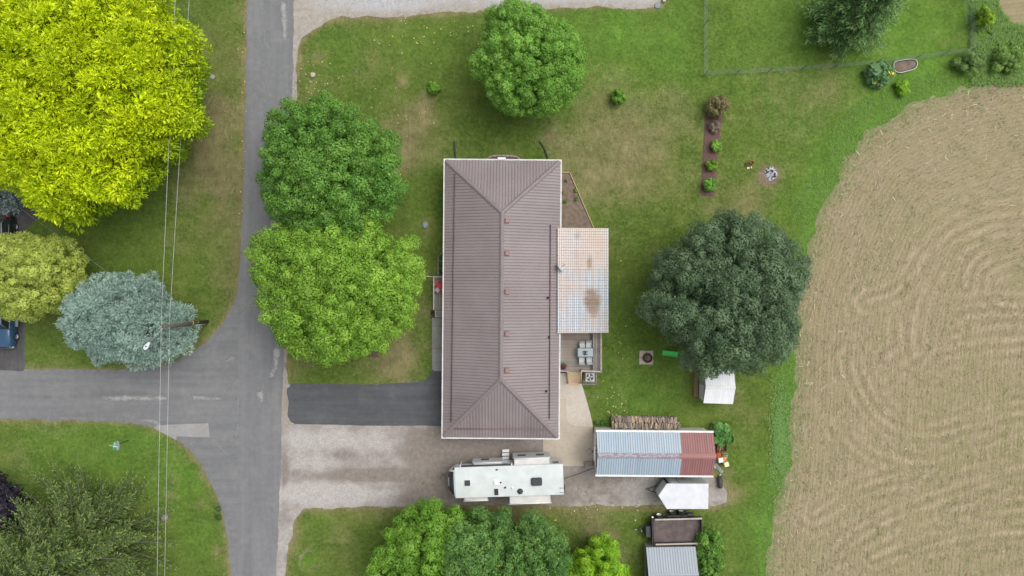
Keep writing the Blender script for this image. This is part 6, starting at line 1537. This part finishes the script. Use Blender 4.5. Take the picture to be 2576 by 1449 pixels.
broadleaf('maple_tree', 'large dark grey-green maple at the edge of the field',
    [(1800, 524), (1850, 547), (1900, 542), (1955, 577), (1988, 622), (2026, 657), (2030, 715), (1998, 750), (2003, 815), (1993, 858), (1958, 912), (1915, 937), (1880, 928), (1845, 922), (1800, 946), (1750, 960), (1722, 926), (1724, 892), (1688, 856), (1642, 810), (1617, 790), (1613, 757), (1642, 735), (1628, 692), (1672, 632), (1722, 602), (1742, 572), (1795, 560)],
    10.5, 5.0, 1.6, .52, (.064, .120, .058), (.170, .252, .130), .145, 150, 1.0, trunk=.36, seed=5, dead=.002, zj=1.2, holes=.10)
broadleaf('olive_tree', 'olive green rounded tree covering the parked vehicles at left',
    [(60, 588), (110, 602), (188, 603), (212, 650), (212, 700), (193, 740), (150, 770), (138, 788), (70, 806), (50, 800), (0, 795), (-50, 780), (-75, 700), (-50, 620), (0, 602)],
    7.2, 3.8, 1.4, .42, (.260, .345, .045), (.520, .600, .135), .13, 145, 1.0, trunk=.22, seed=6, zj=1.1, cat='tree')
broadleaf('maple_tree', 'mid green tree at the bottom edge, left of the darker one',
    [(1062, 1264), (1110, 1264), (1158, 1287), (1175, 1330), (1160, 1400), (1170, 1520), (960, 1520), (928, 1445), (947, 1400), (977, 1360), (988, 1320), (1022, 1287)],
    8.0, 4.2, 1.6, .48, (.092, .230, .020), (.220, .415, .050), .15, 150, 1.0, trunk=.26, seed=7)
broadleaf('maple_tree', 'dark green lobed tree at the bottom edge south of the camper',
    [(1112, 1345), (1150, 1297), (1215, 1281), (1240, 1310), (1262, 1285), (1277, 1300), (1272, 1340), (1300, 1330), (1345, 1296), (1375, 1312), (1410, 1342), (1433, 1380), (1428, 1430), (1438, 1520), (1120, 1520), (1108, 1420)],
    8.8, 4.6, 1.6, .50, (.064, .165, .034), (.172, .325, .078), .15, 155, 1.0, trunk=.3, seed=8, bright=(.03, (.26, .40, .06)), zj=1.2)
broadleaf('young_maple', 'small lime green tree at the bottom edge left of the grey shed',
    [(1462, 1382), (1478, 1400), (1490, 1367), (1522, 1350), (1550, 1367), (1560, 1400), (1556, 1425), (1588, 1449), (1595, 1530), (1405, 1530), (1418, 1432), (1442, 1402)],
    5.6, 2.8, .9, .42, (.170, .370, .015), (.330, .560, .040), .15, 130, 1.0, trunk=.14, seed=9, zj=1.3, lumps=.8)
broadleaf('purple_plum', 'dark purple-leaved tree at the bottom left edge',
    [(-70, 1185), (0, 1197), (33, 1227), (67, 1260), (70, 1310), (50, 1340), (38, 1385), (-70, 1410)],
    5.5, 3.0, .9, .45, (.016, .013, .022), (.045, .036, .055), .18, 95, 1.0, trunk=.18, seed=10)
broadleaf('blue_spruce', 'big blue spruce on the street corner under the wires',
    [(290, 690), (340, 688), (395, 703), (412, 728), (450, 762), (478, 764), (488, 800), (485, 850), (472, 882), (440, 902), (395, 910), (380, 925), (350, 920), (320, 898), (290, 910), (255, 910), (225, 882), (192, 866), (168, 830), (155, 810), (168, 790), (174, 760), (218, 736), (218, 708), (265, 693)],
    8.0, 2.4, .6, .50, (.215, .320, .278), (.410, .550, .485), .24, 120, 1.25, trunk=.2, seed=12, zj=.9, peak=.85, aspect=.26, mat='needle', spiky=True, lumps=.35)
conifer('small_spruce', 'small blue spruce at the left edge by the drive', 34, 500, 3.0, 1.45, (.14, .20, .20), (.24, .32, .32), seed=2, per=8, whorl=.26, tipc=(.32, .41, .40), needle=(.16, .26), twig=.18)
conifer('fir_tree', 'tall olive green fir with bare grey twigs at the bottom left', 250, 1350, 12.5, 7.2, (.055, .100, .024), (.130, .185, .050), seed=3, per=12, whorl=.42, tipc=(.20, .265, .08), twig=.20, needle=(.18, .32), shape=.52, wood='greybark', rough=.38, dens=1.0)
conifer('spruce_tree', 'dark green spruce inside the fenced lawn at the top', 2112, 62, 10.0, 3.75, (.068, .155, .042), (.140, .255, .082), seed=4, per=10, whorl=.36, tipc=(.18, .31, .105), twig=.26, needle=(.24, .40), shape=.75, rough=.35)

# ------------------------------------------------------------------ shrubs and small plants
def shrub(label, u, v, r, h, cA_, cB_, name='shrub', leaf=.13, cr=.16, seed=20, nl=60, ry=None, wob=.12, **k):
    return broadleaf(name, label, circ(u, v, r, 14, wob, ry), h, h * .45, .08, cr, cA_, cB_, leaf, nl, 1.0, cat=k.pop('cat', 'shrub'), trunk=.03, spray=k.pop('spray', .25), seed=seed, **k)
shrub('small green shrub in a mulch ring northwest of the house', 1092, 222, 13.5, .9, (.10, .24, .02), (.24, .44, .05), seed=21, ry=15)
shrub('round green shrub alone on the lawn northeast of the house', 1555, 246, 16, 1.1, (.095, .24, .02), (.22, .42, .05), seed=22, ry=18)
shrub('large reddish green shrub at the north end of the mulch strip', 1805, 267, 28, 1.8, (.12, .16, .045), (.27, .24, .11), seed=23, leaf=.11, bright=(.18, (.30, .17, .12)), cr=.22)
shrub('dead brown twiggy shrub in the mulch strip', 1797, 319, 14, .7, (.24, .18, .13), (.36, .29, .22), seed=24, name='dry_shrub', leaf=.20, nl=22, aspect=.2)
shrub('bright green shrub nearest the dead shrub in the mulch strip', 1801, 368, 12, .7, (.13, .30, .03), (.28, .48, .08), seed=25, leaf=.15)
shrub('darker green middle shrub of the mulch strip', 1789, 415, 13, .7, (.11, .22, .02), (.20, .34, .04), seed=26)
shrub('bright green shrub at the south end of the mulch strip', 1784, 465, 14.5, .8, (.10, .27, .03), (.22, .44, .06), seed=27, ry=16)
shrub('large-leaved rhubarb clump at the corner of the garage', 1815.5, 1089, 25, 1.1, (.10, .26, .06), (.20, .40, .11), seed=28, name='rhubarb', leaf=.42, cr=.3, nl=22, aspect=.95, cat='plant')
shrub('big-leaved squash plant with yellow blossoms below the fence', 2208, 190, 30, 1.0, (.11, .24, .09), (.20, .36, .15), seed=29, name='squash_plant', leaf=.50, cr=.34, nl=16, aspect=.95, bright=(.02, (.80, .55, .02)), cat='plant')
shrub('lime green leafy weed clump east of the squash plant', 2270, 222, 17, .7, (.17, .36, .02), (.32, .55, .04), seed=30, leaf=.18, wob=.25)
shrub('dense green bush on the right at the fence corner', 2440, 158, 38, 1.2, (.125, .225, .060), (.235, .36, .11), seed=31, cr=.28, ry=28, nl=75, name='bush', cat='bush', wob=.25)
shrub('green bush at the right edge above the field', 2535, 152, 36, 1.2, (.135, .25, .055), (.25, .40, .095), seed=32, cr=.28, ry=34, nl=75, name='bush', cat='bush', wob=.25)
shrub('yellow green sapling outside the fence at the top right', 2482, 42, 22, 2.2, (.19, .36, .02), (.36, .54, .05), seed=33, ry=26, name='sapling', cat='sapling', wob=.3, leaf=.16)
shrub('lush green shrub right of the dump trailer and grey shed', 1783, 1402, 31, 1.8, (.075, .185, .025), (.16, .32, .05), seed=34, cr=.32, ry=82, nl=75, leaf=.17, wob=.14)
shrub('dark green tuft beside the curve of the road, upper of two', 550, 1281, 5, .35, (.04, .10, .02), (.07, .15, .03), seed=35, cr=.09, nl=40); shrub('dark green tuft beside the curve of the road, lower of two', 549, 1301, 7, .4, (.04, .10, .02), (.07, .15, .03), seed=36, cr=.1, nl=40)
for i, (u, v) in enumerate(((1111, 646), (1111, 661), (1112, 678))): shrub('small green perennial in the west wall bed, %s' % ('northernmost', 'middle one', 'nearest the porch')[i], u, v, 5.5, .35, (.06, .16, .03), (.12, .27, .05), seed=40 + i, cr=.1, nl=40, name='perennial', cat='plant')
for i, (u, v) in enumerate(((1425, 455), (1414, 484), (1448, 480), (1422, 507), (1450, 500))): shrub('tiny green seedling in the triangular soil bed, %s' % ('northernmost', 'west middle one', 'east middle one', 'southwest one', 'southeast one')[i], u, v, 4, .22, (.10, .24, .04), (.2, .36, .07), seed=50 + i, cr=.06, nl=14, name='seedling', cat='plant', leaf=.09, wob=.3)
for i, (u, v) in enumerate(((1502, 1064), (1512, 1064), (1522, 1063))): shrub('small weed clump at the west end of the woodpile, %s' % ('leftmost', 'middle one', 'nearest the logs')[i], u, v, 5, .3, (.06, .15, .03), (.12, .25, .05), seed=60 + i, cr=.09, nl=30, name='weed_clump', cat='plant')

# tall weeds along the field edge and in the field, fallen leaves: uncountable
def tufts(name, label, P, size, cA_, cB_, per=5, up=.35, mat='leaf', cat='weeds', spread=.10):
    n = len(P); Pi = np.repeat(P, per, 0); m = len(Pi)
    C = np.stack([Pi[:, 0] + RNG.normal(0, spread, m), Pi[:, 1] + RNG.normal(0, spread, m), RNG.uniform(.03, up, m)], -1)
    N = RNG.normal(0, .28, (m, 3)); N[:, 2] = 1
    f = np.clip(np.repeat(RNG.random(n), per) * .7 + RNG.random(m) * .3, 0, 1)[:, None]
    o = link(name, leaf_mesh(name, C, N, size * RNG.uniform(.6, 1.4, m), np.array(cA_) * (1 - f) + np.array(cB_) * f, M[mat], .5)); tag(o, label, cat, None, 'stuff'); return o
X = RNG.uniform(W(1900, 0).x, 47, 90000); Y = RNG.uniform(-27, 27, 90000)
d = sdf(X, Y, wFIELD); nz = fbm(X, Y, 1.8, 150)
mw = np.where(Y > W(0, 560).y, 2.2, 1.3)
k = (d < 2.2) & (d > -mw * (.5 + 1.2 * nz)) & (RNG.random(len(X)) < np.where(d > 0, .55 * np.clip(1 - d / 2.2, 0, 1) ** 2.2, .5))
tufts('edge_weeds', 'bright green weeds along the edge of the field', np.stack([X[k], Y[k]], -1), .10, (.125, .235, .042), (.22, .35, .085), 4, .06)
k = (d > .6) & (nz > .55) & (RNG.random(len(X)) < .10)
tufts('field_weeds', 'sparse green weeds sprouting in the stubble', np.stack([X[k], Y[k]], -1), .10, (.12, .17, .05), (.21, .26, .09), 3, .10, cat='weeds', spread=.06)
c = W(1967, 1090); X = RNG.normal(c.x - .2, .42, 1300); Y = RNG.normal(W(0, 1100).y, 2.2, 1300)
tufts('leafy_weeds', 'thick leafy weed strip beside the field south of the dark maple', np.stack([X, Y], -1), .13, (.14, .28, .065), (.23, .39, .11), 4, .14)
X = RNG.uniform(W(2330, 0).x, 47, 9000); Y = RNG.uniform(W(0, 215).y, W(0, 0).y, 9000); d = -sdf(X, Y, wFIELDN); k = (X > W(2440, 0).x) & (d > -.3) & (fbm(X, Y, 1.5, 155) > .45)
tufts('rough_weeds', 'rough green weeds in the top right corner beyond the fence', np.stack([X[k], Y[k]], -1), .14, (.11, .22, .045), (.22, .36, .08), 5, .22)
# short grass blades over the lawns for a rough nap
X = RNG.uniform(-47, 30, 90000); Y = RNG.uniform(-27, 27, 90000)
k = np.ones(len(X), bool)
for pl_ in (wROAD, wGRAVEL, wLANE, wDRIVE, wWD): k &= sdf(X, Y, pl_) < -.10
for a_, b_, c_, d_ in ((1087, 399, 1532, 1110), (1490, 1040, 1835, 1200), (1760, 275, 1818, 495), (1365, 935, 1495, 1175)):
    p0, p1 = W(a_, d_), W(c_, b_); k &= ~((X > p0.x) & (X < p1.x) & (Y > p0.y) & (Y < p1.y))
k &= sdf(X, Y, wFIELD) < -.3
P = np.stack([X[k], Y[k]], -1); dry = lawn_attr(P[:, 0], P[:, 1]); n = len(P)
gA, gB, gD, gL = np.array((.058, .112, .016)), np.array((.160, .225, .048)), np.array((.28, .235, .12)), np.array((.13, .26, .042))
f = RNG.random((n, 1)); colr = gA * (1 - f) + gB * f; dd = np.clip(dry[:, :1] * 1.3 + RNG.normal(0, .2, (n, 1)), 0, .9); ll = dry[:, 2:3] * .7
colr = colr * (1 - ll) + gL * ll; colr = colr * (1 - dd) + gD * dd
N_ = RNG.normal(0, .7, (n, 3)); N_[:, 2] = 1
o = link('grass_blades', leaf_mesh('grass_blades', np.concatenate([P, RNG.uniform(.01, .05, (n, 1))], 1), N_, RNG.uniform(.07, .20, n), colr, M['leaf'], .35)); tag(o, 'short mown grass nap over the lawns', 'grass', None, 'stuff')
def leaves_at(n, u, v, su, sv): return np.stack([W(0, 0).x * 0 + (RNG.normal(u, su, n) - 1288) * K, (724.5 - RNG.normal(v, sv, n)) * K], -1)
P = np.concatenate([leaves_at(60, 1130, 75, 110, 40), leaves_at(30, 790, 215, 30, 40), leaves_at(25, 1540, 1020, 20, 25), leaves_at(25, 610, 230, 12, 200), leaves_at(25, 1480, 1290, 120, 12), leaves_at(20, 1000, 300, 60, 40), leaves_at(15, 1560, 850, 20, 100)])
k = np.ones(len(P), bool)
for pl_ in (wROAD, wLANE): k &= sdf(P[:, 0], P[:, 1], pl_) < 0
P = P[k]; n = len(P); f = RNG.random((n, 1)); colr = np.array((.60, .50, .10)) * (1 - f) + np.array((.62, .56, .40)) * f
N_ = RNG.normal(0, .3, (n, 3)); N_[:, 2] = 1
o = link('fallen_leaves', leaf_mesh('fallen_leaves', np.concatenate([P, np.full((n, 1), .06)], 1), N_, RNG.uniform(.09, .17, n), colr, M['straw'], .8)); tag(o, 'yellow fallen leaves dotted over the lawns', 'leaves', None, 'stuff')

# ------------------------------------------------------------------ things of one kind belong together
GROUPS = {'maple_tree': 'maple trees around the property', 'shrub': 'shrubs in the lawns and beds', 'bush': 'bushes at the field corner', 'flat_stone': 'flat stones in the lawns', 'perennial': 'perennials in the west wall bed', 'seedling': 'seedlings in the soil bed', 'weed_clump': 'weed clumps by the woodpile', 'overhead_wire': 'overhead wires on the utility pole', 'flower_pot': 'flower pots by the house', 'drain_pipe': 'drain pipes north of the house', 'garden_bed': 'mulched garden beds', 'toy_ride_on_car': 'toy cars behind the garage', 'timber_edging': 'timber edging by the air conditioner'}
for o in bpy.data.objects:
    k = o.name.split('.')[0]
    if o.parent is None and k in GROUPS and 'label' in o: o['group'] = GROUPS[k]
